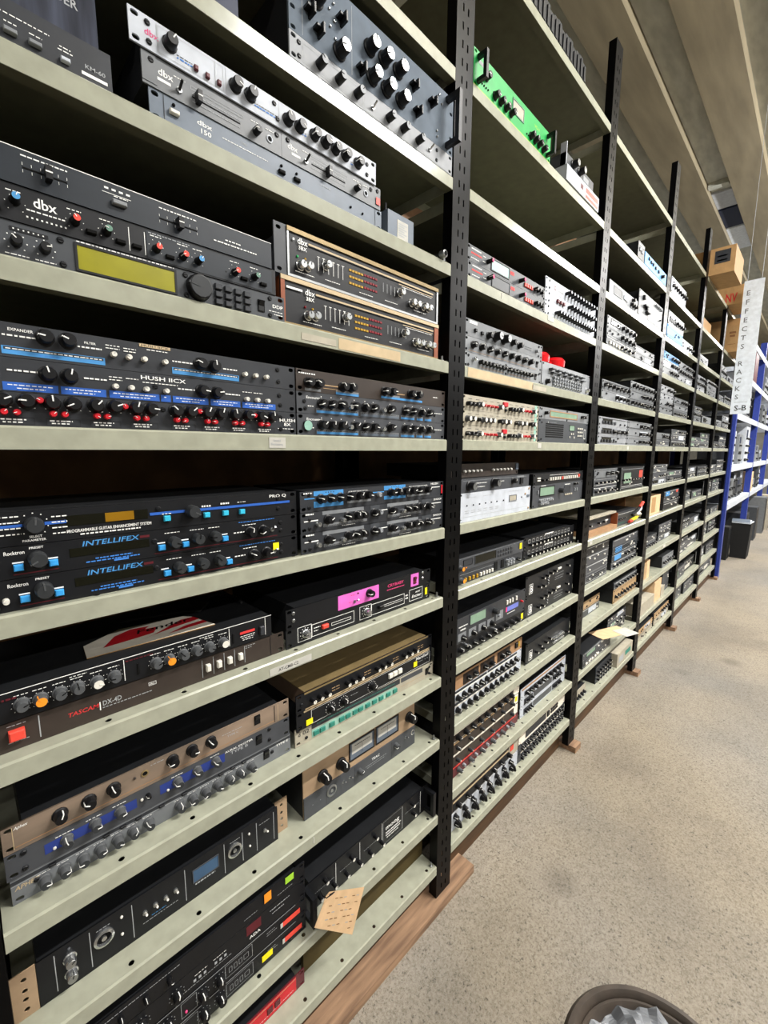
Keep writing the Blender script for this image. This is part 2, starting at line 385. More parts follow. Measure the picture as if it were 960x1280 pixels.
# ------------------------------------------------------------------ rack gear: controls
U = .0436
mm = .001
KST = {  # radius, depth, body, cap, pointer, skirt
 'blk': (6.5, 14, 'knobblk', 'knobblk', 'print_white', 0), 'blks': (5, 12, 'knobblk', 'knobblk', 'print_white', 0), 'blkl': (9, 16, 'knobblk', 'knobblk', 'print_white', 1),
 'big': (13, 24, 'knobblk', 'dullchrome', 'print_dark', 1), 'bigs': (8.5, 20, 'knobblk', 'silver', 'print_dark', 0),
 'redk': (5, 16, 'knobblk', 'redcap', 'print_white', 1), 'bluk': (5, 16, 'knobblk', 'bluecap', 'print_white', 1), 'grnk': (5, 16, 'knobblk', 'greencap', 'print_white', 1),
 'gry': (8, 15, 'knobgrey', 'knobgrey', 'hole', 1), 'gryp': (7.5, 17, 'knobgrey', 'knobgrey2', 'print_white', 1), 'rub': (9.5, 17, 'knobgrey2', 'knobgrey2', 'hole', 0), 'rubb': (11, 20, 'knobgrey2', 'knobgrey2', 'knobgrey', 0),
 'oran': (8, 15, 'knobgrey', 'orange', 'orange', 1), 'wht': (8, 15, 'knobgrey', 'whitecap', 'whitecap', 1), 'whts': (4, 9, 'whitecap', 'whitecap', 'print_grey', 0),
 'chr': (5.5, 12, 'chrome', 'chrome', 'print_dark', 0), 'chrl': (8, 15, 'chrome', 'dullchrome', 'print_dark', 1), 'blkw': (5.5, 15, 'knobblk', 'whitecap', 'print_dark', 0),
 'wtip': (6.5, 24, 'knobblk', 'white', 'white', 0), 'blks3': (4, 10, 'knobblk', 'knobblk', 'print_white', 0), 'redw': (4.2, 10, 'red', 'red', 'print_white', 0), 'teac': (13, 26, 'knobblk', 'knobblk', 'print_white', 1), 'dial': (20, 14, 'knobblk', 'knobgrey2', 'knobgrey2', 0),
 'ptr': (9, 15, 'knobblk', 'knobblk', 'print_white', 1), 'brn': (6.5, 15, 'knobgrey2', 'brownblk', 'print_white', 0), 'pad': (6, 10, 'silver', 'silver', 'print_dark', 0), 'rdc': (6.5, 20, 'knobblk', 'print_pink', 'print_white', 0),
}
_K = {}
def knob_mesh(st):
    if st not in _K:
        r, d, bo, ca, po, sk = KST[st]; r *= mm; d *= mm; b = MB()
        prof = [(r*1.22 if sk else r, 0), (r*1.22 if sk else r, d*.12), (r*1.02, d*.2), (r*.92, d*.93), (r*.84, d), (r*.80, d)]
        b.lathe(prof, 14, bo, mats=[bo, bo, bo, bo, ca, ca])
        b.box(-r*.09, r*.09, -d-.0006, -d+.0002, r*.12, r*.82, po)
        b.box(-r*.09, r*.09, -d, -d*.35, r*.86, r*.99, po)
        _K[st] = b.mesh('knob', True)
    return _K[st]
_B = {}
def box_mesh(w, h, d, m, bev=True):
    k = (round(w, 5), round(h, 5), round(d, 5), m)
    if k not in _B:
        b = MB(); e = min(w, h, d)*.18
        if bev:
            i = b.mi(m); x, z = w/2, h/2
            b.v += [(-x,0,-z),(x,0,-z),(x,0,z),(-x,0,z),(-x,-d+e,-z),(x,-d+e,-z),(x,-d+e,z),(-x,-d+e,z),(-x+e,-d,-z+e),(x-e,-d,-z+e),(x-e,-d,z-e),(-x+e,-d,z-e)]
            for q in ((0,1,5,4),(1,2,6,5),(2,3,7,6),(3,0,4,7),(4,5,9,8),(5,6,10,9),(6,7,11,10),(7,4,8,11),(8,9,10,11)): b.f.append(q); b.m.append(i)
        else: b.box(-w/2, w/2, -d, 0, -h/2, h/2, m)
        _B[k] = b.mesh('button')
    return _B[k]
_S = {}
def small_mesh(kind, m):
    k = (kind, m)
    if k in _S: return _S[k]
    b = MB()
    if kind == 'jack': b.lathe([(.0085, 0), (.0085, .0035), (.0058, .0042), (.0052, .0010)], 16, m, mats=[m, m, m, 'hole'])
    elif kind == 'xlr': b.lathe([(.0155, 0), (.0155, .004), (.0115, .0055), (.0105, .0006)], 20, m, mats=[m, m, m, 'hole']); b.lathe([(.004, 0), (.004, .0045)], 10, m)
    elif kind == 'led': b.lathe([(.0024, 0), (.0024, .0016), (.0014, .003)], 8, m)
    elif kind == 'screw': b.lathe([(.0042, 0), (.0042, .0012), (.003, .0022)], 8, m); b.box(-.0026, .0026, -.0027, -.0019, -.0004, .0004, 'hole')
    elif kind == 'toggle':
        b.lathe([(.0042, 0), (.0042, .003), (.0026, .003)], 8, 'dullchrome')
        b.tube([(0, -.002, 0), (0, -.009, .004), (0, -.015, .007)], .0021, m, 7)
    elif kind == 'fader':
        b.box(-.0035, .0035, -.013, 0, -.008, .008, m); b.box(-.0037, .0037, -.0134, -.0129, -.0008, .0008, 'print_white')
    elif kind == 'rocker':
        b.box(-.0065, .0065, -.0015, 0, -.010, .010, 'hole'); b.poly([(-.005,-.0016,-.0085),(.005,-.0016,-.0085),(.005,-.0016,.0),( -.005,-.0016,.0)], m); b.poly([(-.005,-.0018,0),(.005,-.0018,0),(.005,-.006,.0085),(-.005,-.006,.0085)], m)
        b.poly([(.005,-.0018,0),(.005,-.0016,.0085),(.005,-.006,.0085)], m); b.poly([(-.005,-.0018,0),(-.005,-.006,.0085),(-.005,-.0016,.0085)], m); b.poly([(-.005,-.006,.0085),(.005,-.006,.0085),(.005,-.0014,.0085),(-.005,-.0014,.0085)], m)
    elif kind == 'ring':
        b.lathe([(.0062, 0), (.0062, .0012), (.0042, .0016), (.0040, .0004)], 14, m, mats=[m, m, m, 'hole'])
    me = b.mesh(kind, kind in ('jack', 'xlr')); _S[k] = me; return me

class Dev:
    def __init__(s, label, bay, sh, x0, z0, h, plate, w=.4826, y=.015, depth=.24, body='black2', ears=True, rz=0, name='rack_unit', cat='rack unit', group=None, th=.003, bodyh=None, inset=None, cut=None):
        s.w = w; s.h = h; z = SZ[bay][sh]+z0+.0004
        s.e = empty(name, (x0, y, z), label, cat, group, rz); s.p = MB(); s.label = label
        if ears:
            hs = []; n = max(1, round(h/U)); ez = .0066
            for ex in (.0085, w-.0085):
                for q in ([ez, h-ez] if n < 3 else [ez, .0315+.0066, h-.0315-.0066, h-ez]): hs.append(slot(ex, q, .0105, .0068, 4))
            me = sheet(rect(0, 0, w, h-.0006), hs, th, plate, ('fp', round(w, 4), round(h, 4), plate, th))
        else: me = sheet(rect(0, 0, w, h-.0006), [], th, plate, ('fn', round(w, 4), round(h, 4), plate, th))
        obj('faceplate', me, s.e)
        ix = inset if inset is not None else (.0245 if ears else .0015)
        MB().box(ix, w-ix, th+.0002, depth, .0008, (bodyh or h)-.0016, body).build('chassis', s.e)
    def kn(s, st, pts, name='knob', spread=2.2):
        for x, z in pts: obj(name, knob_mesh(st), s.e, (x*mm, -.0001, z*mm), (0, random.uniform(-spread, spread), 0))
        return s
    def row(s, st, x0, x1, n, z, **k): return s.kn(st, [(x0+(x1-x0)*i/max(1, n-1), z) for i in range(n)], **k)
    def bt(s, pts, w, h, d, m, name='button'):
        me = box_mesh(w*mm, h*mm, d*mm, m)
        for x, z in pts: obj(name, me, s.e, (x*mm, -.0001, z*mm))
        return s
    def sm(s, kind, pts, m, name=None, roll=0):
        me = small_mesh(kind, m)
        for x, z in pts: obj(name or {'jack': 'jack_socket', 'xlr': 'connector_socket', 'led': 'indicator_light', 'screw': 'panel_screw', 'toggle': 'toggle_switch', 'fader': 'slider_cap', 'rocker': 'rocker_switch', 'ring': 'socket_ring'}[kind], me, s.e, (x*mm, -.0001, z*mm), (0, roll, 0))
        return s
    def disp(s, x0, z0, x1, z1, m, fr=2.0, frm='black', name='display'):
        b = MB(); X0, Z0_, X1, Z1_ = [v*mm for v in (x0, z0, x1, z1)]; f = fr*mm
        b.box(X0, X1, -.0008, -.0002, Z0_, Z1_, m); o = b.build(name, s.e)
        if fr:
            b = MB()
            for a in ((X0-f, X0, Z0_-f, Z1_+f), (X1, X1+f, Z0_-f, Z1_+f), (X0, X1, Z1_, Z1_+f), (X0, X1, Z0_-f, Z0_)): b.box(a[0], a[1], -.0018, -.0002, a[2], a[3], frm)
            b.build('bezel', o)
        return s
    def pn(s, x0, z0, x1, z1, m, d=.7, name='inlay'):     # thin raised panel
        d = max(d, .6)
        MB().box(x0*mm, x1*mm, -d*mm, -.0001, z0*mm, z1*mm, m).build(name, s.e); s.n = max(getattr(s, 'n', 0), int((d*mm-.0004)/.000007)+3); return s
    def ly(s): s.n = getattr(s, 'n', 0)+1; return -.0004-.000007*s.n       # each print sits on the ink below it
    def pr(s, x0, z0, x1, z1, m): s.p.quad(x0*mm, z0*mm, x1*mm, z1*mm, s.ly(), m); return s
    def ol(s, x0, z0, x1, z1, m, t=.7):
        s.pr(x0, z0, x1, z0+t, m); s.pr(x0, z1-t, x1, z1, m); s.pr(x0, z0+t, x0+t, z1-t, m); s.pr(x1-t, z0+t, x1, z1-t, m); return s
    def ds(s, x0, x1, z, m='print_white', h=1.2, seg=None):   # illegible legend: a broken line of dashes
        x = x0; rnd = random.Random(int(x0*13+z*7))
        while x < x1:
            L = rnd.uniform(2.5, 6); s.pr(x, z, min(x+L, x1), z+h, m); x += L+rnd.uniform(.8, 2)
        return s
    def tk(s, x, z, r, m='print_white', n=7, t=.7):      # tick ring round a knob
        for i in range(n):
            a = math.radians(-135+270*i/(n-1)); cx, cz = x+r*math.sin(a), z+r*math.cos(a)
            s.pr(cx-t, cz-t, cx+t, cz+t, m)
        return s
    def tx(s, t, x, z, cap, m='print_white', wid=None, slant=0, rot=0):
        put_text(s.p, t, x*mm, z*mm, cap*mm, m, y=s.ly(), wid=wid*mm if wid else None, slant=slant, rot=rot); return s
    def fad(s, x0, x1, z, pos, m='black', ticks=0, tm='print_white', vert=False, cap='knobblk'):
        if not vert:
            MB().box(x0*mm, x1*mm, -.0006, -.0001, (z-.9)*mm, (z+.9)*mm, 'hole').build('slider_track', s.e)
            for i in range(ticks): x = x0+(x1-x0)*i/(ticks-1); s.pr(x-.25, z+2.5, x+.25, z+6, tm); s.pr(x-.25, z-6, x+.25, z-2.5, tm)
            s.sm('fader', [(x0+(x1-x0)*pos, z)], cap)
        return s
    def tagdot(s, x, z, w, h, m, name='paper_sticker'):
        MB().box(x*mm, (x+w)*mm, -.0022, -.0016, z*mm, (z+h)*mm, m).build(name, s.e); return s
    def handle(s, x, z0, z1, d=.032, m='black', t=.009):
        MB().box(x*mm-t/2, x*mm+t/2, -d, -.0002, z0*mm, z0*mm+t, m).box(x*mm-t/2, x*mm+t/2, -d, -.0002, z1*mm-t, z1*mm, m).box(x*mm-t/2, x*mm+t/2, -d, -d+t, z0*mm+t, z1*mm-t, m).build('rack_handle', s.e); return s
    def end(s):
        if s.p.v: s.p.build('printing', s.e)['kind'] = 'stuff'
        return s
# ------------------------------------------------------------------ nearest bay
NB = 'nearest bay'
# tenth shelf up
d = Dev('white silver thin rack unit with five black knobs, top left corner shelf, under blue-grey unit', 0, 1, .497, 0, U, 'silver', y=.002, th=.004)
d.kn('bigs', [(65,20),(111,19),(159,19),(251,20),(297,20),(349,20)]).sm('toggle', [(203,16),(392,20)], 'chrome').sm('screw', [(420,32),(420,10),(20,32),(20,10)], 'black').pr(180,2,470,3,'print_grey').ol(28,6,178,36,'print_grey').end()
d = Dev('tall blue-grey rack unit with large black knobs and black pull handle, upper left of photo', 0, 1, .497, U, 3*U, 'steelblue', y=.002, th=.005)
d.kn('big', [(114,14+12),(194,78),(235,80),(279,82),(201,28),(243,28),(288,29),(60,80)])
for x, z in ((115,82),(166,26),(326,80),(339,34),(392,80),(40,50),(60,30)): d.bt([(x,z)], 16, 5, 14, 'knobblk', 'lever_switch').bt([(x+4,z-3)], 5, 18, 20, 'knobblk', 'lever_switch')
d.pr(146,4,147,124,'print_grey').pr(28,4,29,124,'print_grey').sm('led', [(90,112),(100,98),(90,84),(102,70),(92,56),(104,42),(435,96),(425,112),(418,30),(420,18)], 'dullchrome')
d.handle(458, 8, 122, .042, 'black', .012).end()
d = Dev('dark navy rack unit half hidden by the top edge of the photo', 0, 1, .18, 0, 2*U, 'navy', w=.235, y=.03, ears=False)
d.pr(150,4,151,80,'print_grey').pr(180,4,181,80,'print_grey').sm('screw', [(165,12),(165,60),(20,20)], 'chrome').end()
# ninth shelf up
d = Dev('black half-width decoder with push buttons under a worn carpeted box, upper left edge', 0, 2, -.008, 0, .052, 'charcoal', w=.217, y=.012, ears=False)
d.bt([(108,15),(132,15)], 13, 5, 6, 'lgrey').bt([(163,14)], 10, 5, 6, 'white').ds(96,148,34).ds(103,116,25).ds(127,140,25).ds(156,172,25).ds(158,170,29).tx('KM-60', 185, 19, 5, 'print_grey', wid=24).pr(181,10,211,14,'print_white').end()
b = MB().box(0, .205, 0, .20, 0, .115, 'carpet_box')
put_text(b, 'DECODER', .118, .035, .011, 'print_grey', y=-.0004, wid=.066); put_text(b, 'II', .148, .055, .010, 'print_grey', y=-.0004)
o = b.build('carpeted_case', None, (-.008, .018, SZ[0][2]+.0531)); tag(o, 'blue-grey worn box lettered DECODER standing on a black half-width unit', 'box')
b = MB().tube([(.115,-.004,.112),(.123,-.006,.092),(.132,-.005,.075),(.142,-.004,.062),(.150,-.003,.055)], .0016, 'whitecap').build('loose_strap', o)
DBG = 'studio units stacked on the ninth shelf up'
d = Dev('blue-grey rack panel with three dark buttons at the bottom of the pale stack', 0, 2, .258, 0, U, 'bluegrey', y=.016)
d.bt([(35,23)], 14, 6, 6, 'whitecap').bt([(224,18),(257,18)], 13, 6, 5, 'hole').sm('led', [(35,34),(224,29),(257,29),(391,20),(425,19)], 'hole').tx('dbx',70,26,7,'print_white',wid=25).tx('150',74,15,7,'print_white',wid=19).ds(112,196,24,'print_white').tx('TYPE I',145,31,3,'print_grey').ds(313,338,32,'print_grey').pr(20,1,21,42,'print_dark').pr(462,1,463,42,'print_dark').end()
for k, (xx, lab) in enumerate(((.250, 'left of the two half-width grey units with slider under a white panel'), (.250+.233, 'right of the two half-width grey units with slider, red sticker at its end'))):
    d = Dev(lab, 0, 2, xx, U, U, 'grey', w=.2325 if k == 0 else .2525, y=.014, ears=False, name='half_rack_unit')
    o_ = 0 if k == 0 else 0
    d.sm('screw', [(13,34),(223,32)], 'black').tx('dbx',22 if k == 0 else 12,21,9,'print_white',wid=22).pr(21,13,40,17,'print_white').sm('toggle', [(52,14)], 'knobblk')
    x0, x1 = (72, 152) if k == 0 else (66, 150)
    d.fad(x0, x1, 16, .10 if k == 0 else .45).ol(x0-2,26,x1+6,31,'print_grey').ds(x0,x1,20,'print_grey').ds(x0,x1,9,'print_grey').ds(45,62,30,'print_white')
    d.kn('blk', [(181,17)]).sm('ring', [(208,18)], 'white').ds(172,192,31).ds(200,216,31)
    if k: d.tagdot(238,8,12,14,'redcap').sm('screw', [(243,36)], 'black')
    else: d.pn(0,4,20,42,'grey',.9,'ear_plate')
    d.end()
d = Dev('white rack unit with black knobs on top of the pale grey stack', 0, 2, .235, 2*U, U, 'white', y=.010)
d.tx('dbx',20,18,8,'print_pink',wid=20).sm('screw', [(25,34),(26,10),(456,30),(456,10),(232,34),(238,12)], 'black').kn('blkl', [(55,23),(158,22),(185,22),(259,20),(284,20),(318,22),(344,21),(369,20),(395,20),(429,20)])
d.bt([(93,12),(111,11),(130,11)], 6, 7, 5, 'maroon').pr(37,4,38,40,'print_grey').pr(124,4,124.7,40,'print_grey').pr(142,4,142.7,40,'print_grey').pr(241,2,241.7,42,'print_grey').ol(39,4,138,39,'print_grey',.5)
for a, b_ in ((65,88),(193,236),(290,300),(410,418)): d.ds(a, b_, 11, 'print_blue', 2).ds(a, b_, 15, 'print_dark', 1)
d.end()
b = MB().box(0, .088, 0, .06, 0, .056, 'bluegrey').box(.031, .068, -.0006, -.0001, .004, .044, 'paper')
for i in range(6): b.quad(.035, .010+i*.005, .035+.02+.008*(i % 2), .0125+i*.005, -.0009, 'print_grey')
o = b.build('power_adapter', None, (.758, .012, SZ[0][2]+.0005)); tag(o, 'small grey power adapter block with white rating label', 'power adapter')
MB().lathe([(.004, 0), (.004, .018), (.0025, .018), (.0025, .03)], 8, 'black', 'z', (.022, .03, .056)).build('plug_stem', o)
b = MB().lathe([(.006, 0), (.006, .035), (.0095, .036), (.0095, .050), (.006, .052), (.005, .042)], 14, 'dullchrome', mats=['black','black','dullchrome','dullchrome','dullchrome','hole'])
o = b.build('jack_connector', None, (.945, .04, SZ[0][2]+.0102), smooth=True); tag(o, 'small loose metal plug lying by the upright on ninth shelf up', 'plug')
# eighth shelf up
d = Dev('dark grey rack unit with large yellow display, dial and keypad', 0, 3, -.009, 0, U, 'mgrey', y=.006)
d.kn('blk', [(92,19),(121,19)]).sm('screw', [(139,36),(140,6),(301,36),(301,6),(452,36),(452,7)], 'black').disp(157,5,284,36,'lcd_yellow',3,'black').kn('dial', [(321,21)])
for r_ in range(3): d.bt([(354,31-12*r_),(371,31-12*r_),(389,31-12*r_),(406,31-12*r_)], 12, 8.5, 5, 'charcoal', 'key')
d.sm('rocker', [(434,19)], 'knobblk').tx('DDP',457,21,6,'print_white',wid=22).ds(450,478,14).ds(460,478,9).ds(157,284,40,'print_white',1.5).pr(87,32,126,37,'black')
for i in range(7): d.pr(90+i*5,34,91.5+i*5,35.5,'print_white')
for x in (92,121): d.tk(x,19,11)
d.ds(80,104,3).ds(110,132,3).end()
d = Dev('black rack unit with red, blue and green capped knobs between slider panel and yellow display', 0, 3, .015, U, U, 'black', w=.44, y=.004, ears=False)
d.kn('bluk', [(71,24),(298,18)]).kn('redk', [(133,21),(235,17),(274,18),(360,18)]).kn('grnk', [(170,20),(397,20)])
d.bt([(151,13),(187,12),(208,12),(254,11),(377,12),(414,12),(50,10)], 12, 5, 5, 'hole').tx('dbx',89,23,12,'print_white',wid=25).ds(82,122,17,'print_white',1.6).pr(198,4,199,36,'print_white').pr(219,4,220,36,'print_white').tx('166',317,24,7,'print_grey',wid=21)
for i in range(9): d.pr(81+i*5,8,83+i*5,10,'print_white'); d.pr(309+i*4.3,14,311+i*4.3,16,'hole')
for x in (71,133,170,235,274,298,360,397): d.tk(x,20,10,n=6,t=.5).ds(x-8,x+8,34)
d.ds(225,285,37,'print_grey').pn(222,2,432,40,'slate',.3,'tinted_strip').end()
d = Dev('slate panel with two slider switches and bright top edge above the capped-knob unit', 0, 3, .015, 2*U, U, 'slate', w=.432, y=.002, ears=False)
d.pr(0,42,432,43,'print_white').fad(82,128,22,.55,ticks=6,cap='knobblk').fad(242,298,19,.5,ticks=6,cap='knobblk').ds(81,129,35,'print_white',1.6).ds(242,298,33,'print_white',1.6).bt([(188,18)], 18, 6, 7, 'lgrey')
for i in range(4): d.pr(171+i*9,33,176+i*9,35.5,'print_white')
d.pr(168,28,204,28.7,'print_white').ds(345,372,20,'print_white',1.8).ds(325,402,14,'print_white',1.8).ds(182,200,26).ds(0,20,30).end()
BX3 = 'black and gold expanders with red light rows'
for k in range(2):
    if k == 0: d = Dev('gold trimmed black expander in a wooden sleeve, lower of two', 0, 3, .470, 0, .089, 'black', w=.478, y=.012, ears=False, body='wood_copper', depth=.26, name='expander')
    else: d = Dev('gold trimmed black expander with one grey rack ear, upper of two', 0, 3, .4865, .0895, .089, 'black', w=.458, y=.012, ears=False, body='mgrey', depth=.26, name='expander')
    W = 478 if k == 0 else 458; o_ = 8 if k == 0 else -24
    d.pn(0,80,W,88,'gold' if k else 'pale_gold',3,'gold_trim').pn(0,0,W,4.5,'dullchrome' if k else 'gold',2,'bottom_trim')
    if k == 0: d.pn(0,4.6,9,79.8,'wood_copper',2,'wood_cheek').pn(W-16,4.6,W,79.8,'wood_copper',2,'wood_cheek')
    else:
        me = sheet(rect(0, 0, .027, .0885), [slot(.010, .008, .0105, .0068, 4), slot(.010, .080, .0105, .0068, 4)], .003, 'mgrey'); obj('rack_ear', me, d.e, (-.0272, 0, 0))
        d.pn(W-6,4.6,W,79.8,'dullchrome',2,'bright_edge').pn(0,4.6,4,79.8,'dullchrome',2,'bright_edge')
    d.pr(12,66,40+o_,70,'print_white').pr(72+o_,67,W-22,70.5,'pale_gold').tx('dbx',46+o_,63,11,'print_white',wid=24).tx('3BX',48+o_,53,7,'print_white',wid=20)
    d.kn('chrl', [(53+o_,25),(70+o_,27),(378+o_,30),(396+o_,30),(423+o_,31),(441+o_,31)])
    for i in range(6): d.pr(95+o_+i*12.6,26,96+o_+i*12.6,52,'print_white'); d.pr(92.5+o_+i*12.6,52,99+o_+i*12.6,53,'print_white')
    for i in range(6): d.pr(278+o_+i*12.6,31,279+o_+i*12.6,51,'print_grey')
    d.kn('chrl', [(115+o_+(k == 0)*36,42),(336+o_,44)])
    d.sm('led', [(47+o_,40)], 'greenled' if k else 'redled').sm('led', [(65+o_,40)], 'amber')
    for r_ in range(3):
        for i in range(5): d.bt([(181+o_+i*8.4,26+r_*13)], 6.5, 4.5, 1.2, 'amber', 'light_segment'); d.bt([(224+o_+i*8.4,27+r_*13)], 6.5, 4.5, 1.2, 'redled', 'light_segment')
    d.ds(112+o_,150+o_,14).ds(205+o_,246+o_,12).ds(284+o_,326+o_,14).ds(40+o_,85+o_,11).ds(385+o_,430+o_,14).pr(330+o_,61,W-25,62.5,'pale_gold').ds(340+o_,W-30,57,'print_white',1.2).end()
# seventh shelf up
def ear_screws(d, *zs): d.sm('screw', [(x, z) for x in (28, 446) for z in zs], 'black')
d = Dev('charcoal eight-channel noise gate with red buttons, bottom of left stack by white sticker', 0, 4, .013, 0, U, 'charcoal', y=.010)
kx = [39,63,90,114,141,165,193,215,252,275,302,326,352,377,403,427]
d.kn('blkl', [(x, 32) for x in kx]).kn('redw', [(x, 17) for a in (0,2,4,6,8,10,12,14) for x in (kx[a]+0, kx[a]+13)], name='button').kn('redw', [(77,34),(178,33),(289,33),(390,32)], name='button')
for a in range(0,16,2): d.ol(kx[a]-8,1.5,kx[a]+31,11,'print_dark').ds(kx[a]-4,kx[a]+22,7,'print_white',1.6).ds(kx[a]-2,kx[a]+18,3.5,'print_white',1.6)
for x in kx: d.ds(x-8,x+9,23,'print_white',1)
d.tx('HUSH',444,24,6,wid=36).tx('8X',454,16,6,wid=16).ds(440,476,10).sm('screw',[(233,33),(448,33),(448,10)],'black').end()
d = Dev('charcoal noise reducer with royal blue label bars, middle of left stack', 0, 4, .013, U, U, 'charcoal', y=.010)
for a, b_ in ((41,99),(102,156),(160,229),(231,246),(249,307),(311,365),(369,437)): d.pr(a,1.5,b_,12,'blue').ds(a+5,b_-6,8,'print_white',1.2).ds(a+14,b_-14,4,'print_white',1.2)
d.kn('blkl', [(89,26),(113,26),(297,24),(321,23)]).kn('whts', [(168,18),(189,18),(210,18),(239,18),(377,17),(398,17),(419,17)], name='button').tx('HUSH IICX',203,33,6,wid=68).ds(206,258,28)
d.ds(47,80,26,h=2).ds(130,158,25,h=2).ds(258,285,23,h=2).ds(338,365,22,h=2).ds(161,178,31).ds(161,178,27).ds(183,200,31).ds(370,388,29).ds(392,410,29).sm('screw',[(224,24),(446,30),(448,12)],'black').end()
d = Dev('charcoal noise reducer with pale blue outlined boxes, top of left stack', 0, 4, .013, 2*U, U, 'charcoal', y=.010)
for a, b_ in ((44,158),(251,365)):
    d.pr(a,3.5,b_,13.5,'sky'); d.pr(a+2,9,b_-2,12.7,'charcoal'); d.ds(a+4,b_-4,10,'print_white',1.2); d.ds(a+38,a+60,5,'print_blue',1.5)
d.kn('blkl', [(90,30),(115,30),(296,24),(319,23)]).kn('whts', [(169,20),(189,19),(210,19),(240,19),(375,17),(396,17),(418,17)], name='button').tx('EXPANDER',52,33,3.5,wid=26).tx('FILTER',134,30,3,wid=14)
d.ds(46,80,26,h=2).ds(126,155,24,h=2).ds(252,285,22,h=2).ds(336,362,21,h=2).pr(205,38,250,42.5,'pale_gold').tx('HUSH IICX',207,38.7,3.2,'print_dark',wid=40).ds(215,246,34,'print_white').ds(160,178,32).ds(160,178,28).ds(183,200,31).ds(183,200,27)
d.sm('screw',[(444,34),(445,12)],'black').end()
for k, lab in enumerate(('bottom of right stack, mint sticker at left', 'middle of right stack')):
    d = Dev('grey-black equalizer with five pale blue bars, '+lab, 0, 4, .4975, k*U, U, 'dgrey', y=.008)
    d.kn('blkl', [(60,22),(86,22),(113,23),(151,23),(183,23),(209,23),(265,24),(319,24),(347,24),(381,24),(411,24)]).kn('chr', [(136,20),(239,20)])
    for a, b_ in ((47,164),(170,298),(304,356),(364,390),(396,425)): d.pr(a,3,b_,12,'lgrey'); d.pr(a+1,3,b_-1,8,'sky' if a != 170 else 'bluegrey'); d.ds(a+3,b_-3,9,'print_dark',1.5)
    d.tx('Encounter',22,30,5,wid=40).ds(430,470,24,h=2).ds(26,40,14,h=2).sm('screw',[(18,24),(20,10),(438,20)],'black')
    for x in (60,86,113,151,183,209,265,319,347,381,411): d.pr(x-1,35,x+1,37,'print_white')
    if k == 0: obj('round_sticker', MB().lathe([(.010, 0), (.010, .0008)], 20, 'teal').mesh('round_sticker'), d.e, (.024, -.0040, .019))
    d.end()
d = Dev('brownish equalizer on top of the right stack, seventh shelf up', 0, 4, .4975, 2*U, U, 'brownblk', y=.008)
d.kn('blkl', [(28,18),(52,18),(118,18),(142,19),(246,21),(270,22),(338,23),(366,23)]).pr(20,2,60,7,'lgrey').pr(100,1,165,6,'sky').pr(236,5,386,10,'sky').pr(100,6,165,10,'lgrey').pr(240,10,300,14,'lgrey').ds(6,46,34,h=2.5).pr(66,16,106,18,'tan').pr(66,10,106,11,'tan').pr(284,18,318,20,'tan').ds(430,450,22,h=2).end()
# sixth shelf up
def fx(z0, dz, lab, last):
    d = Dev(lab, 0, 5, .0115, z0, .0445, 'black', y=.014); s = 3 if last else 0
    d.kn('rubb', [(58+s,24)]).kn('rub', [(238+2*s,21),(277+2*s,21),(308+2*s,21)]).kn('blkl', [(377+2*s,19),(404+2*s,19)])
    d.bt([(37+s,15),(75+s,15),(219+2*s,14),(257+2*s,14),(327+2*s,14)], 10.5, 9, 6, 'bluebtn')
    for x in (37,75,219,257,327): d.pr(x-6+s,20.5,x+6+s,22.5,'print_white')
    d.disp(95+s,18.5,201+s,31,'lcd_dark',0).tx('INTELLIFEX',110+s,32.5,7.5,'sky',wid=76,slant=.25).pr(188+s,34,202+s,38,'maroon')
    d.pr(31+s,4.5,81+s,6,'maroon').pr(208+s,4,436,5.5,'maroon').ds(126+s,176+s,11,'print_blue',1.8).ds(114+s,186+s,7,'print_blue',1.8).pr(150+s,3.5,170+s,6.5,'print_blue').tx('PRESET',50+s,38,3,wid=16)
    d.ds(345,366,20,h=2).ds(225,250,36).ds(266,290,36).ds(298,318,36).ds(355,430,39,'print_blue',1.4).ds(362,390,33).sm('toggle',[(424+s,18)],'chrome').sm('screw',[(209,26),(444,30),(444,14)],'black').tx('Rocktron',-3+26,33,5,wid=22)
    if last: d.sm('led',[(20,16)],'whitecap').kn('whts',[(20,16)],name='button').tagdot(425,20,13,15,'yellow')
    return d.end()
fx(0, 0, 'black effects unit with bright blue buttons, bottom of left stack, yellow sticker', True)
fx(.0447, 0, 'black effects unit with bright blue buttons, middle of left stack', False)
d = Dev('black guitar preamp with blue stripe and amber display, top of left stack', 0, 5, .0115, .0894, .0465, 'black', y=.014)
d.kn('rubb', [(58,27),(270,25)]).disp(95,20,202,35,'lcd_dark',0).pn(143,21,182,34.5,'lcd_amber',1.2,'display_glow').bt([(230,17),(296,16),(330,16),(362,15.5)], 10, 9, 6, 'cyanbtn')
d.pr(18,25,46,29,'blue').pr(70,25,95,29.5,'blue').pr(205,24,466,28.5,'blue').tx('PROGRAMMABLE GUITAR ENHANCEMENT SYSTEM',94,10,4.6,wid=112).ds(110,190,5.5,'print_white',2).tx('PRO Q',420,37,5.5,wid=38).tx('SELECT',52,9,3,wid=14).tx('PARAMETER',44,4,3,wid=26)
for a in range(8): d.ds(22 if a % 2 else 78, 44 if a % 2 else 96, 11+a*4, h=1.6)
d.ds(223,238,24).ds(288,304,30,h=3).ds(322,338,32,h=3).ds(354,370,33).tk(58,27,16,n=9).sm('screw',[(218,34),(440,34),(440,14)],'black').end()
MB().box(.001, .46, .004, .21, .046, .0475, 'black2').build('lid', d.e)
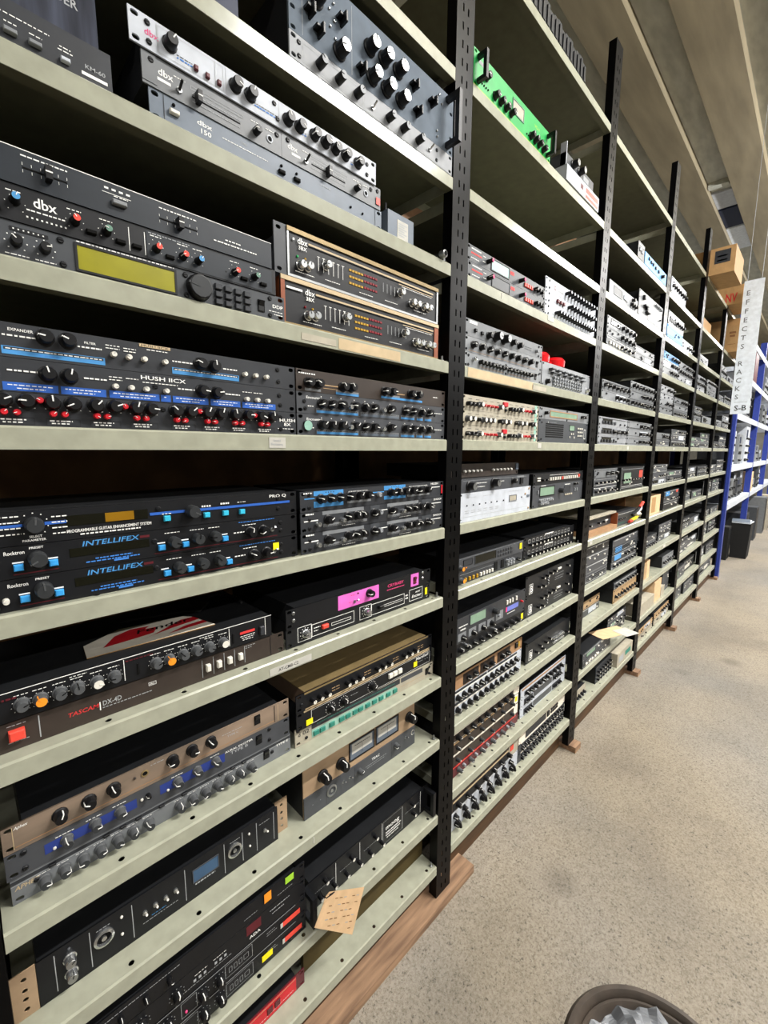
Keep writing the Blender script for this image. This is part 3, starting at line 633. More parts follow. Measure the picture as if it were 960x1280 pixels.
for k, lab in enumerate(('bottom of right stack', 'middle of right stack')):
    d = Dev('black preamp with two long pale label strips, %s, sixth shelf up' % lab, 0, 5, .500, k*.0447, .0445, 'charcoal', y=.008)
    d.kn('blkl', [(70,24),(127,25),(152,25),(172,25),(210,25),(271,25),(330,25),(355,25),(379,25),(411,24)]).kn('chr', [(41,17),(110,19),(311,20),(428,22)])
    for a, b_ in ((56,177),(255,374)): d.pr(a,35,b_,43,'lgrey'); d.pr(a+2,8,b_+10,15,'lgrey'); d.ds(a+4,b_,9,'print_dark',1.4)
    d.pr(198,33,229,43,'mgrey').pr(389,33,429,43,'mgrey').pr(8,24,44,26.5,'print_white').pr(230,28,256,30,'print_white').pr(428,28,472,30,'print_white').tx('SHOCK',438,37,5,wid=38).ds(12,34,38,h=3).ds(110,150,5).ds(300,345,4).kn('pad',[(228,25)]).sm('screw',[(22,28),(22,9)],'black').end()
d = Dev('black preamp with bright sky-blue blocks, top of right stack, sixth shelf up', 0, 5, .500, .0894, .0445, 'charcoal', y=.008)
d.pr(34,33,115,43,'sky').pr(34,8,115,21,'sky').pr(244,32,322,43,'sky').pr(244,9,322,18,'sky').kn('blkl', [(52,26),(79,26),(105,26),(132,26),(160,26),(187,26),(267,26),(292,26),(317,26),(345,26),(373,25),(406,25)])
for x in (65,72,79,86,270,278,286,294): d.pr(x,38,x+2.5,40.5,'print_dark')
d.pr(10,27,36,29.5,'sky').pr(205,28,244,30.5,'sky').pr(430,28,465,30,'print_white').tx('HUSH',425,36,6,wid=32).pr(126,10,200,15,'lgrey').pr(330,10,420,15,'lgrey').ds(130,190,36).ds(335,410,36).ds(8,30,38,h=3).tagdot(470,10,6,24,'red').kn('pad',[(224,24)]).sm('screw',[(22,36),(22,9)],'black').end()
# fifth shelf up
d = Dev('dark brown noise reducer with red power button and four white keys', 0, 6, -.0150, 0, U, 'brownblk', w=.4780, y=.028)
d.bt([(41,24)], 18, 15, 9, 'redcap', 'power_button').pr(66,6,67.4,40,'print_grey').tx('TASCAM',100,20,6.5,'print_red',wid=40,slant=.2).pr(142,14,143.5,28,'print_white').tx('DX-4D',146,20,8,'print_grey',wid=27).ds(146,218,16,'print_grey',1.4).ol(214,26,226,32,'print_white').tx('dbx',215.5,27.5,3,'print_white',wid=8)
for i in range(5): d.pr(304.5+i*21,6,305.5+i*21,40,'print_grey')
d.bt([(315,23),(336,23),(357,23),(379,23)], 8, 13, 8, 'whitecap', 'key').ds(31,52,37,'print_grey').ds(31,54,12,'print_grey').ds(391,412,38,'print_grey').ds(391,404,34,'print_grey').pr(446,1,447,42,'black').end()
d = Dev('black two-channel compressor with orange and white knob caps above dark brown unit', 0, 6, .002, .0450, .0450, 'black', w=.432, y=.026, ears=False, depth=.22)
d.pr(0,43.2,432,44.4,'print_white').kn('gry', [(33,22),(77,21),(99,21),(148,20),(210,20),(255,20),(278,20),(302,19)]).kn('oran', [(54,21),(232,19)]).kn('wht', [(124,20),(328,19)])
for x in (33,54,77,99,124,148,210,232,255,278,302,328): d.tk(x,20,11.5,n=8,t=.5).ds(x-8,x+8,35)
d.pr(162,6,163,42,'print_white').pr(340.5,6,341.5,42,'print_white').pr(417,6,418,42,'print_white').bt([(183,19),(349,19)], 3, 19, 2, 'hole', 'slot').bt([(409,18)], 9, 18, 6, 'charcoal', 'rocker_switch')
d.pr(363,22,394,27,'print_red').ds(363,394,17).ds(366,392,13).ds(368,390,9).ds(165,206,37,'maroon',2).ds(2,28,33,'maroon',3).ds(90,112,39).ds(285,310,39).end()
# board with red brush strokes lying on the compressor
b = MB(); P = [(.122,.038),(.330,.030),(.312,.100),(.300,.115),(.190,.132),(.127,.093)]
b.poly([(x, y, .0015) for x, y in P], 'card_white'); b.poly([(x, y, 0) for x, y in P][::-1], 'card')
for i in range(6): a, c_ = P[i], P[(i+1) % 6]; b.poly([(a[0],a[1],0),(c_[0],c_[1],0),(c_[0],c_[1],.0015),(a[0],a[1],.0015)], 'card')
for q in ([(.150,.062),(.175,.100),(.205,.115),(.235,.108),(.225,.098),(.245,.094),(.232,.070),(.205,.066)], [(.205,.052),(.262,.068),(.318,.078),(.314,.096),(.290,.098),(.230,.060)], [(.250,.046),(.324,.052),(.321,.066),(.285,.062)]):
    b.poly([(x, y, .0019) for x, y in q], 'red')
bt_ = MB(); me, ww = text_mesh('Fender')
b.add(me, Matrix(((.048/ww*2, .35*.024, 0, .205), (-.0006, .026, 0, .082), (0, 0, 1, .0023), (0, 0, 0, 1))), 'hole')
o = b.build('lettered_board', None, (0, .026, SZ[0][6]+.0895)); tag(o, 'cream board with red brush strokes and black script lying on the compressor', 'board')
b = MB().tube([(.20,.16,.004),(.25,.150,.004),(.30,.135,.004),(.335,.115,.004),(.365,.150,.004),(.380,.185,.004),(.41,.19,.004),(.425,.15,.004),(.42,.10,.004)], .003, 'rubber').build('cable', None, (0, .026, SZ[0][6]+.0892)); tag(b, 'black cable curling over the top of the compressor', 'cable')
d = Dev('black slider unit with two boxed silver knobs, under the pink trimmed unit', 0, 6, .468, 0, U, 'black2', y=.026)
d.kn('chrl', [(49,23),(232,24)]).tk(49,23,13,n=9,t=.9).tk(232,24,13,n=9,t=.9).ol(29,7,66,41,'print_white',1.2).ol(210,7,250,41,'print_white',1.2).ol(66,9,192,38,'print_white',1.2).ol(250,9,374,38,'print_white',1.2).ol(122,19,182,26,'print_white',1).ol(292,20,366,26,'print_white',1)
d.bt([(102,25)], 17, 9, 7, 'redcap', 'slider_cap').bt([(281,25)], 17, 8, 9, 'knobblk', 'slider_cap').ol(394,9,450,42,'print_white',1.2).tx('aural',420,29,6,wid=18,slant=.3).tx('Exciter',404,17,8,wid=40,slant=.3).ds(72,90,27,h=2).ds(72,84,20,h=2).tagdot(460,14,10,20,'yellow').ds(378,388,28,h=4).ds(378,388,20,h=4).end()
d = Dev('black rack unit with pink control panel and pink power switch, fifth shelf up', 0, 6, .468, .0440, .0450, 'black', y=.024, depth=.30)
d.pn(141,7,274,42,'pink',.8,'pink_panel').pn(398,7,430,42,'pink',.8,'pink_panel').kn('blkl', [(240,28)]).sm('toggle',[(192,18)],'chrome').sm('led',[(203,36)],'maroon').sm('rocker',[(414,23)],'maroon').tx('CRYBABY',306,26,8,'print_pink',wid=62).ds(304,372,18,'print_pink',2.4).sm('screw',[(18,34),(18,18),(448,38),(448,22)],'dullchrome').ds(180,192,34,'print_red').ds(174,182,18,'print_red').end()
# fourth shelf up
d = Dev('light grey fourteen-knob rack unit, bottom of left stack, fourth shelf up', 0, 7, -.002, 0, U, 'grey', y=.042)
d.kn('gryp', [(x+2,17) for x in (37,62,87,111,136,160,185,238,262,286,310,335,359,383)]).sm('rocker',[(422,24)],'knobblk')
for x in (50,123,148,172,210,250,321,346,370): d.bt([(x,35)], 9, 4, 4, 'black', 'slide_button')
d.pr(0,30.5,482,31.5,'print_grey').pr(0,39,482,40.5,'lgrey').tx('APHEX',-2+6,22,7,'pale_gold',wid=30,slant=.2).tx('TYPE E',446,28,5,'print_white',wid=30).sm('screw',[(30,23),(436,22)],'black')
for x in (37,62,87,111,136,160,185,238,262,286,310,335,359,383): d.ds(x-7,x+10,28,'print_white',.9)
d.pn(0,33,482,38.5,'charcoal',.4,'dark_band').end()
d = Dev('grey exciter with royal blue blocks behind six knobs, middle of left stack', 0, 7, -.005, U, U, 'dgrey', y=.040)
d.pr(46,14,174,31,'navyblue').pr(212,15,333,33,'navyblue').kn('gryp', [(74,23),(112,25),(148,24),(242,25),(278,27),(314,27)]).sm('rocker',[(408,25)],'knobblk').tx('AURAL EXCITER',334,31,4,'print_white',wid=60).tx('TYPE B',345,23,6,'print_grey',wid=38).sm('led',[(58,18),(182,24),(225,17)],'whitecap').sm('screw',[(22,36),(22,10),(433,36),(433,12)],'black').kn('blks3',[(192,27)]).ds(60,84,33).ds(100,122,35).ds(138,158,36).ds(232,252,36).ds(304,322,38).end()
d = Dev('worn bronze rack unit with six black knobs, top of left stack, fourth shelf up', 0, 7, -.005, 2*U, U, 'worn_bronze', y=.040)
d.kn('blkl', [(69,26),(107,26),(142,27),(236,28),(271,30),(307,29)]).sm('ring',[(190,27)],'gold').sm('led',[(174,27)],'brownblk').sm('rocker',[(406,28)],'knobblk').pr(12,4,13,40,'pale_gold').pr(446,3,448,41,'brownblk').pr(455,3,456,41,'pale_gold').tx('Aphex',14,35,4.5,'print_white',wid=16,slant=.3).pr(14,6,446,7.4,'copper').ds(330,372,28,'print_grey').tx('TYPE C',340,20,4,'print_grey',wid=24).ds(200,222,36,'print_grey').end()
d = Dev('cream sampler panel with mint keys, lettered d 02, under a black amp unit', 0, 7, .492, 0, U, 'cream', y=.040, rz=math.radians(-1.6))
d.tx('d',8,24,9,'print_dark').tx('02',20,24,9,'print_dark',wid=18).pn(45,27,340,42,'charcoal',.4,'dark_band').pr(45,5,325,25,'teal').sm('rocker',[(455,22)],'knobblk').pn(345,27,435,40,'dgrey',.4,'label_plate')
for x in (55,73,101,131,151,174,193,217,241,265,292,318): d.bt([(x+2,14)], 15, 11, 4, 'print_green', 'key')
d.ds(60,320,34,'print_green',2).sm('screw',[(30,13),(466,32),(466,12)],'black').ds(340,440,15,'tan').end()
d = Dev('black amp unit with yellow dots and white script, middle of right stack', 0, 7, .492, U, U, 'black', y=.032)
d.pr(20,39,470,43,'pale_gold').kn('ptr', [(96,17),(137,17),(233,18)], spread=1.2).tk(96,17,14,n=11,t=.9).tk(137,17,14,n=11,t=.9).tk(233,18,14,n=11,t=.9).bt([(302,22),(320,22),(339,22)], 15, 13, 6, 'whitecap', 'rocker_switch').tagdot(25,5,18,14,'yellow').tagdot(398,10,15,15,'yellow').tx('Marshall',408,26,8,wid=56,slant=.3).ol(40,3,472,37,'print_white',.8).ds(160,185,22,'print_grey').ds(410,440,18,'print_grey').sm('led',[(450,18),(460,18)],'mgrey').end()
d = Dev('thin black unit with gold lid and silver-tipped knobs, top of right stack', 0, 7, .492, 2*U, U, 'black', y=.032, body='bronze', w=.482)
d.kn('blkw', [(x,19) for x in (42,63,85,146,167,190,249,271,295,354,378,402)], spread=.6).pr(24,1,470,4,'pale_gold').pn(22,39,462,43,'gold',1,'gold_trim')
for x in (105,118,210,222,316,328,420,434): d.ds(x-4,x+6,22,'tan',2).ds(x-4,x+6,15,'tan',2)
d.sm('screw',[(14,18)],'black').end()
MB().box(.024, .458, .004, .20, .0436, .0446, 'gold').build('gold_lid', d.e)
# third shelf up
d = Dev('black rack unit with small blue screen and ring sockets, copper end plates', 0, 8, .014, 0, .083, 'black', w=.431, y=.048, ears=False, depth=.30)
for xx, nm in ((-.033, 0), (.4315, 1)):
    me = sheet(rect(0, 0, .032, .083), [slot(.017, q, .0075, .0075, 4) for q in (.014, .032, .048, .068)], .002, 'worn_tan'); obj('end_plate', me, d.e, (xx, .012 if nm else 0, 0))
for x in (22,70,134,226,305,345,378,420): d.pr(x,8,x+1.2,76,'print_grey')
d.kn('chrl', [(42,54),(42,26)]).sm('xlr',[(90,50),(327,48)],'chrome').sm('toggle',[(154,44),(172,46),(190,46),(208,47),(398,46)],'whitecap').disp(242,36,292,62,'lcd_blue',1.5,'mgrey').sm('led',[(118,66),(117,32),(361,62),(362,32)],'whitecap').ds(245,285,28,'print_grey',3).ds(150,212,22,'print_grey').ds(165,190,28,'sky').ds(385,410,66,'print_grey').ds(80,100,68,'print_grey').ds(318,340,68,'print_grey').sm('led',[(42,72)],'mgrey').end()
d = Dev('copper-faced tape preamp with two square meters, third shelf up', 0, 8, .515, 0, .150, 'worn_tan', w=.402, y=.048, ears=False, depth=.22, name='tape_preamp', cat='preamp')
d.pn(0,0,402,57,'dgrey',3,'lower_panel').kn('teac', [(57,88),(115,89),(376,97)], spread=.5)
for a in (147,243):
    d.disp(a,78,a+84,124,'bluegrey',4,'black','meter'); d.pn(a+6,92,a+78,121,'paper',1.0,'meter_scale'); d.pr(a+40,86,a+41,112,'print_dark'); d.ds(a+14,a+70,114,'print_dark',2)
d.kn('gryp',[(176,34),(317,36)]).sm('xlr',[(83,32)],'dullchrome').sm('toggle',[(121,33),(143,33),(360,38)],'chrome').sm('jack',[(392,40)],'chrome').sm('led',[(25,28),(48,28)],'lgrey').tx('TEAC',222,38,7,wid=30).ds(200,280,30,'print_grey').ds(205,270,24,'print_grey').pr(66,4,66.8,54,'black').pr(160,4,160.8,54,'black').pr(300,4,300.8,54,'black').bt([(236,138)],16,4,2,'black').ds(45,70,116,'tan').ds(105,128,118,'tan').end()
# second shelf up
for k, lab in enumerate(('bottom of left stack, one yellow sticker', 'second from bottom of left stack')):
    d = Dev('black effects unit with hooked white knob pointers, '+lab, 0, 9, .012, .006+k*.0450, .0445, 'black', y=.020)
    d.kn('ptr', [(60,19),(112,19),(172,19),(237,20),(272,20)], spread=.5)
    for x in (60,112,172,237,272): d.tk(x,20,13,'print_grey',9,.8).pr(x-.8,8,x+.8,19,'print_white')
    d.ol(284,8,345,38,'print_grey').ol(292,16,299,28,'print_grey').ol(303,16,310,28,'print_grey').ol(314,16,321,28,'print_grey').ol(325,16,336,28,'print_grey').tagdot(420 if k else 424,14,46,12,'redcap').tagdot(414 if k else 418,14,6,12,'paper').ol(196,5,226,38,'print_grey').sm('led',[(205,14)],'hotpink').ds(380,405,24,'print_grey').ds(380,400,30,'print_grey')
    if k == 0: d.tagdot(366,14,26,15,'yellow').sm('screw',[(478-40,6)],'black')
    d.pr(24,42,455,43.2,'print_grey').end()
d = Dev('black effects unit with small red square and white lettering, third in left stack', 0, 9, .012, .0965, .048, 'black', y=.020)
d.kn('ptr', [(70,22),(130,22),(191,24)], spread=.5).pn(334,20,368,42,'maroon',.6,'red_square').tx('ADA',340,8,7,wid=26).ds(200,300,12,'print_grey').ds(225,250,30).ds(262,290,30).ds(390,440,34,'print_grey',2).ds(395,425,24,'print_grey',2)
for x in (222,232,242,264,274,284): d.pr(x,18,x+5,24,'print_grey')
for x in (70,130,191): d.tk(x,22,14,'print_grey',9,.8)
d.end()
d = Dev('black rack unit with orange and green paper stickers, top of left stack', 0, 9, .012, .1450, .044, 'black', y=.020)
d.tagdot(377,18,17,22,'orange').tagdot(430,24,22,16,'ygreen').ds(330,360,14,'print_grey').ds(410,450,10,'print_grey').kn('blks',[(60,20),(100,20),(140,20),(180,20)]).ds(40,200,34,'print_grey').end()
d = Dev('black parametric equalizer with silver-capped knobs and metal rack handles', 0, 9, .499, 0, .0875, 'black', y=.043, w=.4826)
d.kn('blkw', [(53,26),(98,26),(140,26),(186,26),(227,26),(272,26),(410,30)], spread=.5).kn('blkw', [(70,62),(158,63),(246,64),(404,66)], spread=.5)
for x in (106,190,276,362,446): d.pr(x,8,x+1.2,82,'print_white')
d.tx('moog',291,50,13,wid=58).ds(292,356,38,h=4).ds(292,352,30,h=4).ds(296,345,22,h=3).ds(40,100,44,'print_grey').ds(120,180,44,'print_grey').ds(205,265,44,'print_grey').ds(375,440,48,'print_grey').ol(280,10,362,82,'print_grey')
d.handle(12,4,84,.040,'black',.012).handle(470,4,84,.040,'black',.012).end()
# manila tag hanging from the equalizer
b = MB(); P = [(0,0),(.112,-.078),(.070,-.185),(-.045,-.060),(-.02,-.02),(-.012,-.004)]
b.poly([(x,-.0006,z) for x, z in P][::-1], 'tag'); b.poly([(x,.0,z) for x, z in P], 'tag')
def inside(x, z):
    c = False
    for i in range(len(P)):
        (x1, z1), (x2, z2) = P[i], P[(i+1) % len(P)]
        if (z1 > z) != (z2 > z) and x < (x2-x1)*(z-z1)/(z2-z1)+x1: c = not c
    return c
for i in range(9):
    for k in range(9):
        x = .004+k*.0135-i*.0062; z = -.022-k*.0094-i*.0142
        if all(inside(x+q, z+r) for q, r in ((-.006, .004), (.016, -.012), (.012, .0), (0, -.012))) and (i*7+k*5) % 4:
            b.poly([(x,-.0009,z),(x+.009,-.0009,z-.0063),(x+.0085,-.0009,z-.0082),(x-.0005,-.0009,z-.0019)][::-1], 'card_dark' if (i+k) % 3 else 'print_grey')
o = b.build('paper_tag', None, (.537, -.0195, .412)); tag(o, 'large manila paper tag hanging in front of the second shelf up', 'paper tag')
MB().tube([(0,-.001,-.008),(.006,-.012,.004),(-.004,-.016,.010),(-.016,-.01,.004),(-.012,.01,-.010),(-.006,.03,-.016)], .0012, 'black').build('string', o)
# bottom shelf
d = Dev('red rack unit with pale knobs on the bottom shelf, left of the olive board', 0, 10, .020, 0, U, 'maroon', y=.045, body='black2')
d.pn(24,2,458,41,'red',.5,'red_panel').kn('pad', [(40,20),(85,20),(130,20),(175,20),(220,20),(262,22),(300,22),(340,22)]).bt([(385,22),(405,22)],14,16,3,'maroon').pr(24,36,458,37.5,'pale_gold').ds(350,450,10,'print_white').end()
b = MB().box(0, .47, 0, .012, 0, .145, 'olive').build('cardboard_sheet', None, (.512, .062, SZ[0][10]+.0006)); tag(b, 'dark olive board standing on the bottom shelf of the nearest bay', 'board')
# ------------------------------------------------------------------ second bay
d = Dev('bright green rack unit with black knobs and grey end handles, eleventh shelf up', 1, 0, 1.066, 0, 2*U, 'pcb_green', y=.004, w=.455, th=.004)
d.kn('blkl', [(60,46),(105,24),(135,24),(165,24),(195,24),(318,22),(345,22),(372,22),(402,20)]).disp(205,36,268,68,'cream',3,'greencap').sm('led', [(40,20),(50,20),(60,20),(70,20),(292,16),(302,16)], 'black').tx('VO-1',340,58,9,'ygreen',wid=32).pr(22,60,70,70,'lgrey').pn(0,0,455,3,'ygreen',.6,'bottom_trim').handle(430,10,76,.03,'black',.010).handle(20,10,76,.03,'black',.010).end()
e = MB().box(0, .31, 0, .18, 0, .05, 'white'); e.box(.125, .15, -.0005, -.0001, .02, .036, 'maroon'); e.box(.175, .30, -.0005, -.0001, .024, .04, 'redcap'); e.box(.175, .30, -.0005, -.0001, .006, .016, 'redcap')
o = e.build('flat_carton', None, (1.640, -.004, SZ[1][0]+.0006)); tag(o, 'white carton with red print under a small grey device, eleventh shelf up', 'carton')
e = empty('desktop_device', (1.642, .004, SZ[1][0]+.0512), 'small grey desktop device standing on a white and red carton', 'device')
MB().box(0, .26, 0, .10, 0, .042, 'mgrey').build('case', e); MB().box(.0, .004, -.002, .02, .0, .075, 'white').build('end_plate', e)
for x in (.06, .12): obj('knob', knob_mesh('big'), e, (x, -.0002, .022))
MB().box(.16, .21, -.001, -.0002, .012, .03, 'silver').build('inlay', e); MB().box(.10, .19, .03, .06, .0424, .062, 'lgrey').build('transformer', e)
# ninth shelf up
for k, lab in enumerate(('lower', 'upper')):
    d = Dev('dark grey rack unit with red-tipped knobs and red buttons, %s of two' % lab, 1, 2, 1.068+.006*(1-k), k*U, U, 'mgrey', y=.010)
    d.kn('rdc', [(105,22),(300,20)]).disp(128,8,228,37,'lcd_teal' if k else 'mgrey',3,'black').bt([(335,17),(350,17),(365,17),(380,17)], 10, 12, 4, 'redcap').kn('blk', [(405,20),(425,20)]).kn('blks', [(450,18)]).pr(20,22,75,26,'print_red').ds(22,70,34,h=3).ds(80,95,30,h=2).ds(80,95,16,h=2).ds(20,60,10,h=2).pr(238,24,262,34,'print_red').sm('screw', [(466,30),(466,14)], 'black').end()
for k, (lab, n, x0) in enumerate((('bottom of three, long row of knobs', 15, 90), ('middle of three, purple buttons at left', 9, 200), ('top of three, dark mark at left', 10, 170))):
    d = Dev('white rack unit with white-tipped black knobs, '+lab, 1, 2, 1.552, k*U, U, 'white', y=.010)
    d.row('wtip', x0, 430, n, 22, spread=.4).sm('screw', [(30,34),(30,10)], 'black').pr(60,14,150,16,'print_grey')
    if k == 1: d.bt([(100,22),(125,22),(150,22)], 14, 12, 8, 'maroon')
    if k == 2: d.tx('b',70,12,22,'maroon').ds(95,150,16,'print_grey',3)
    d.end()
# eighth shelf up
d = Dev('pinkish silver rack unit with two groups of small black knobs, bottom left stack', 1, 3, 1.070, 0, U, 'lgrey', y=.010)
d.row('blk', 80, 220, 8, 22).row('blk', 250, 400, 8, 22).sm('screw', [(20,34),(232,34),(20,8),(232,8),(465,34)], 'black').sm('rocker', [(438,22)], 'black').ds(80,220,8,'copper').ds(250,400,8,'copper').kn('chr', [(45,26)]).end()
d = Dev('pinkish silver rack unit with slanted black knobs, middle of left stack', 1, 3, 1.070, U, U, 'lgrey', y=.010)
d.row('blkl', 40, 390, 9, 22).pr(20,4,440,5,'copper').sm('rocker', [(445,22)], 'black').end()
d = Dev('two-tone grey rack unit with large black knobs, top of left stack, eighth shelf up', 1, 3, 1.070, 2*U, 1.1*U, 'grey', y=.010)
d.kn('big', [(160,22),(210,22)]).kn('blkl', [(265,22),(310,20),(120,18)]).bt([(50,20),(85,18)], 10, 9, 6, 'black').ds(350,400,24,'print_dark',2).ds(350,400,17,'print_dark',2).sm('screw', [(455,40),(455,8)], 'black').kn('pad', [(435,22)]).pr(20,36,60,44,'print_white').end()
d = Dev('silver two-height rack unit with crossed grey levers below the red guards', 1, 3, 1.572, 0, 2*U, 'silver', y=.016, w=.465)
for i in range(6): d.bt([(70+i*58,66)], 34, 4, 16, 'mgrey', 'lever_switch').bt([(85+i*58,54)], 26, 4, 14, 'mgrey', 'lever_switch')
for r_ in range(3): d.row('pad', 95, 360, 12, 14+r_*12)
d.kn('blkl', [(40,18)]).kn('chrl', [(430,22)]).pr(30,42,430,43.5,'print_grey').end()
e = empty('red_guard', (1.592, .03, SZ[1][3]+2*U+.001), 'glossy red pair of round plastic guards on the silver unit', 'plastic guard')
for x in (.045, .185): MB().lathe([(.03, 0), (.045, .006), (.046, .030), (.036, .042), (.015, .045)], 18, 'plastic_red', 'z', (x, .04, 0)).build('guard_cap', e, smooth=True)
MB().box(.07, .16, .025, .055, .0, .022, 'plastic_red').build('guard_bridge', e)
# seventh shelf up
for k in range(3):
    d = Dev('cream channel strip with coloured knob rows, %s of three, seventh shelf up' % ('bottom', 'middle', 'top')[k], 1, 4, 1.066, k*U, U, 'cream', y=.010)
    if k != 1:
        d.kn('blk', [(25,18),(45,18),(65,18)]).kn('wht', [(90,19),(205,19),(340,19),(435,19)]).kn('redw', [(115,18),(138,18),(160,18),(182,18),(365,18),(388,18),(410,18)]).kn('blk', [(270,17),(290,17),(310,17)]).bt([(240,30)], 26, 14, 6, 'red', 'square_button').bt([(245,12)], 12, 8, 5, 'black')
    else: d.kn('blk', [(85,18),(205,18),(315,18),(415,18)]).kn('wht', [(25,18),(50,18),(110,18),(135,18),(160,18),(230,18),(260,18),(340,18),(370,18),(440,18)])
    for x in range(30, 450, 40): d.ds(x, x+20, 32, 'print_dark', 1.5)
    d.pn(452,2,470,42,'teal',.4,'end_strip').sm('screw', [(475,22)], 'black').end()
d = Dev('grey two-height rack monitor with black louvres and small keypad', 1, 4, 1.555, 0, 2*U, 'mgrey', y=.010, w=.478)
for i in range(7): d.pn(60,20+i*8,220,24.5+i*8,'hole',1.2,'louvre')
d.disp(282,52,330,72,'lcd_green',2,'charcoal')
for r_ in range(3): d.bt([(370,62-r_*15),(390,62-r_*15),(410,62-r_*15)], 9, 7, 4, 'whitecap', 'key')
d.bt([(300,38),(320,38),(285,24),(330,24)], 6, 8, 3, 'whitecap', 'key').ol(435,20,455,60,'print_white',2).tx('e',75,74,7,'print_white').ds(95,150,76,'print_grey').sm('screw', [(25,74),(25,12),(455,12)], 'black').end()
d = Dev('pink framed rack unit with long green display, on the louvred monitor', 1, 4, 1.553, 2*U, U, 'lgrey', y=.010)
d.disp(95,13,350,31,'lcd_green',3.5,'copper').kn('blk', [(50,22),(400,24),(425,24)]).sm('screw', [(20,36),(20,8),(250,40),(250,4)], 'black').end()
# sixth shelf up
d = Dev('white two-height rack unit with small square meter, sixth shelf up', 1, 5, 1.068, 0, 2.05*U, 'white', y=.012, w=.452)
d.pr(20,14,430,15,'print_grey').sm('led', [(x,50) for x in (40,75,110,145,180,215,258)], 'print_dark').pr(265,16,265.8,80,'print_grey').disp(300,45,345,62,'cream',3,'lgrey','meter').sm('led', [(385,52)], 'print_dark').tagdot(425,50,20,8,'bluegrey').sm('screw', [(440,80),(440,8),(412,62)], 'tan')
for x in (40,75,110,145,180,215): d.ds(x-10,x+12,32,'print_grey',2).ds(x-10,x+12,26,'print_grey',2)
d.ds(40,90,74,'print_grey').ds(130,180,74,'print_grey').ds(290,380,78,'print_grey').end()
d = Dev('dark grey rack unit with two big black knobs between white unit and brown unit', 1, 5, 1.072, 2.05*U, U, 'dgrey', y=.016, w=.44, ears=False)
d.kn('big', [(50,20),(190,24)]).kn('blkl', [(320,24)]).bt([(380,22)], 20, 22, 5, 'black').pr(20,36,420,37.5,'lgrey').ds(90,150,26,h=2).ds(230,260,26,h=2).ds(100,140,14,h=2).pr(350,34,400,40,'lgrey').end()
d = Dev('brown thin rack unit with small white knobs, top of left stack, sixth shelf up', 1, 5, 1.018, 3.05*U, U, 'brownblk', y=.055, w=.48)
d.row('whts', 130, 222, 5, 20).row('whts', 300, 420, 6, 20).bt([(470,28)], 18, 22, 3, 'bluegrey').sm('screw', [(12,36),(12,8)], 'black').end()
d = Dev('charcoal two-height effects unit with dim screen and dial, right stack', 1, 5, 1.545, 0, 2*U, 'dgrey', y=.014)
d.disp(60,44,185,76,'lcd_green',4,'black').kn('rubb', [(240,56)]).disp(285,42,345,70,'charcoal',2,'mgrey').bt([(300,34),(320,34),(340,34),(360,34)], 14, 7, 3, 'cream', 'key').kn('blks', [(385,76),(405,76)]).row('pad', 60, 160, 7, 26).row('pad', 60, 120, 5, 14).bt([(40,60),(395,50),(415,50)], 8, 14, 4, 'lgrey').ds(68,110,81,'print_white',3).ds(290,345,76,'print_white',3).end()
d = Dev('black rack unit with white button row on top of the charcoal effects unit', 1, 5, 1.545, 2*U, U, 'black2', y=.014)
d.bt([(140+i*22,20) for i in range(14)], 9, 13, 6, 'whitecap', 'key').bt([(250,20),(425,24)], 9, 13, 7, 'redcap', 'key').kn('blks', [(70,18),(100,18)]).bt([(42,26),(42,17)], 26, 5, 3, 'whitecap').ds(140,430,34,'print_white',1.6).end()
# fifth shelf up
d = Dev('grey-black keyed rack unit with row of amber buttons, bottom of left stack', 1, 6, 1.075, 0, U, 'charcoal', y=.028, w=.44, ears=False)
d.kn('oran', [(35,14)]).bt([(60,12),(82,12),(104,12),(126,12)], 8, 12, 5, 'amber', 'key').bt([(148,13),(166,13),(184,13),(202,13),(220,13)], 8, 12, 5, 'whitecap', 'key').bt([(245,22),(290,22)], 20, 30, 2, 'hole').row('pad', 320, 360, 3, 28).row('pad', 320, 360, 3, 16).kn('blk', [(400,20)]).ds(30,230,30,'print_grey').end()
d = Dev('grey-black keyed rack unit with dark display and yellow sticker, top of left stack', 1, 6, 1.075, U, U, 'dgrey', y=.026, w=.44, ears=False)
d.disp(110,10,240,38,'lcd_dark',1,'mgrey').disp(45,16,95,34,'charcoal',1,'black').bt([(260+i*18,28) for i in range(6)]+[(260+i*18,14) for i in range(6)], 13, 9, 2, 'charcoal', 'key').tagdot(408,14,16,22,'yellow').sm('led', [(30,10),(60,8)], 'orange').kn('oran',[(26,12)]).pr(10,40,430,41,'lgrey').end()
for k in range(2):
    d = Dev('black equalizer with zigzag white legends, %s of right stack, fifth shelf up' % ('bottom', 'top')[k], 1, 6, 1.535, k*U, U, 'black', y=.034, w=.48)
    for i in range(12): x = 45+i*34; d.kn('blkw', [(x,14)], spread=.6); d.ol(x-9,20,x+8,34,'print_white',.9)
    d.pr(180,36,260,40,'print_white').end()
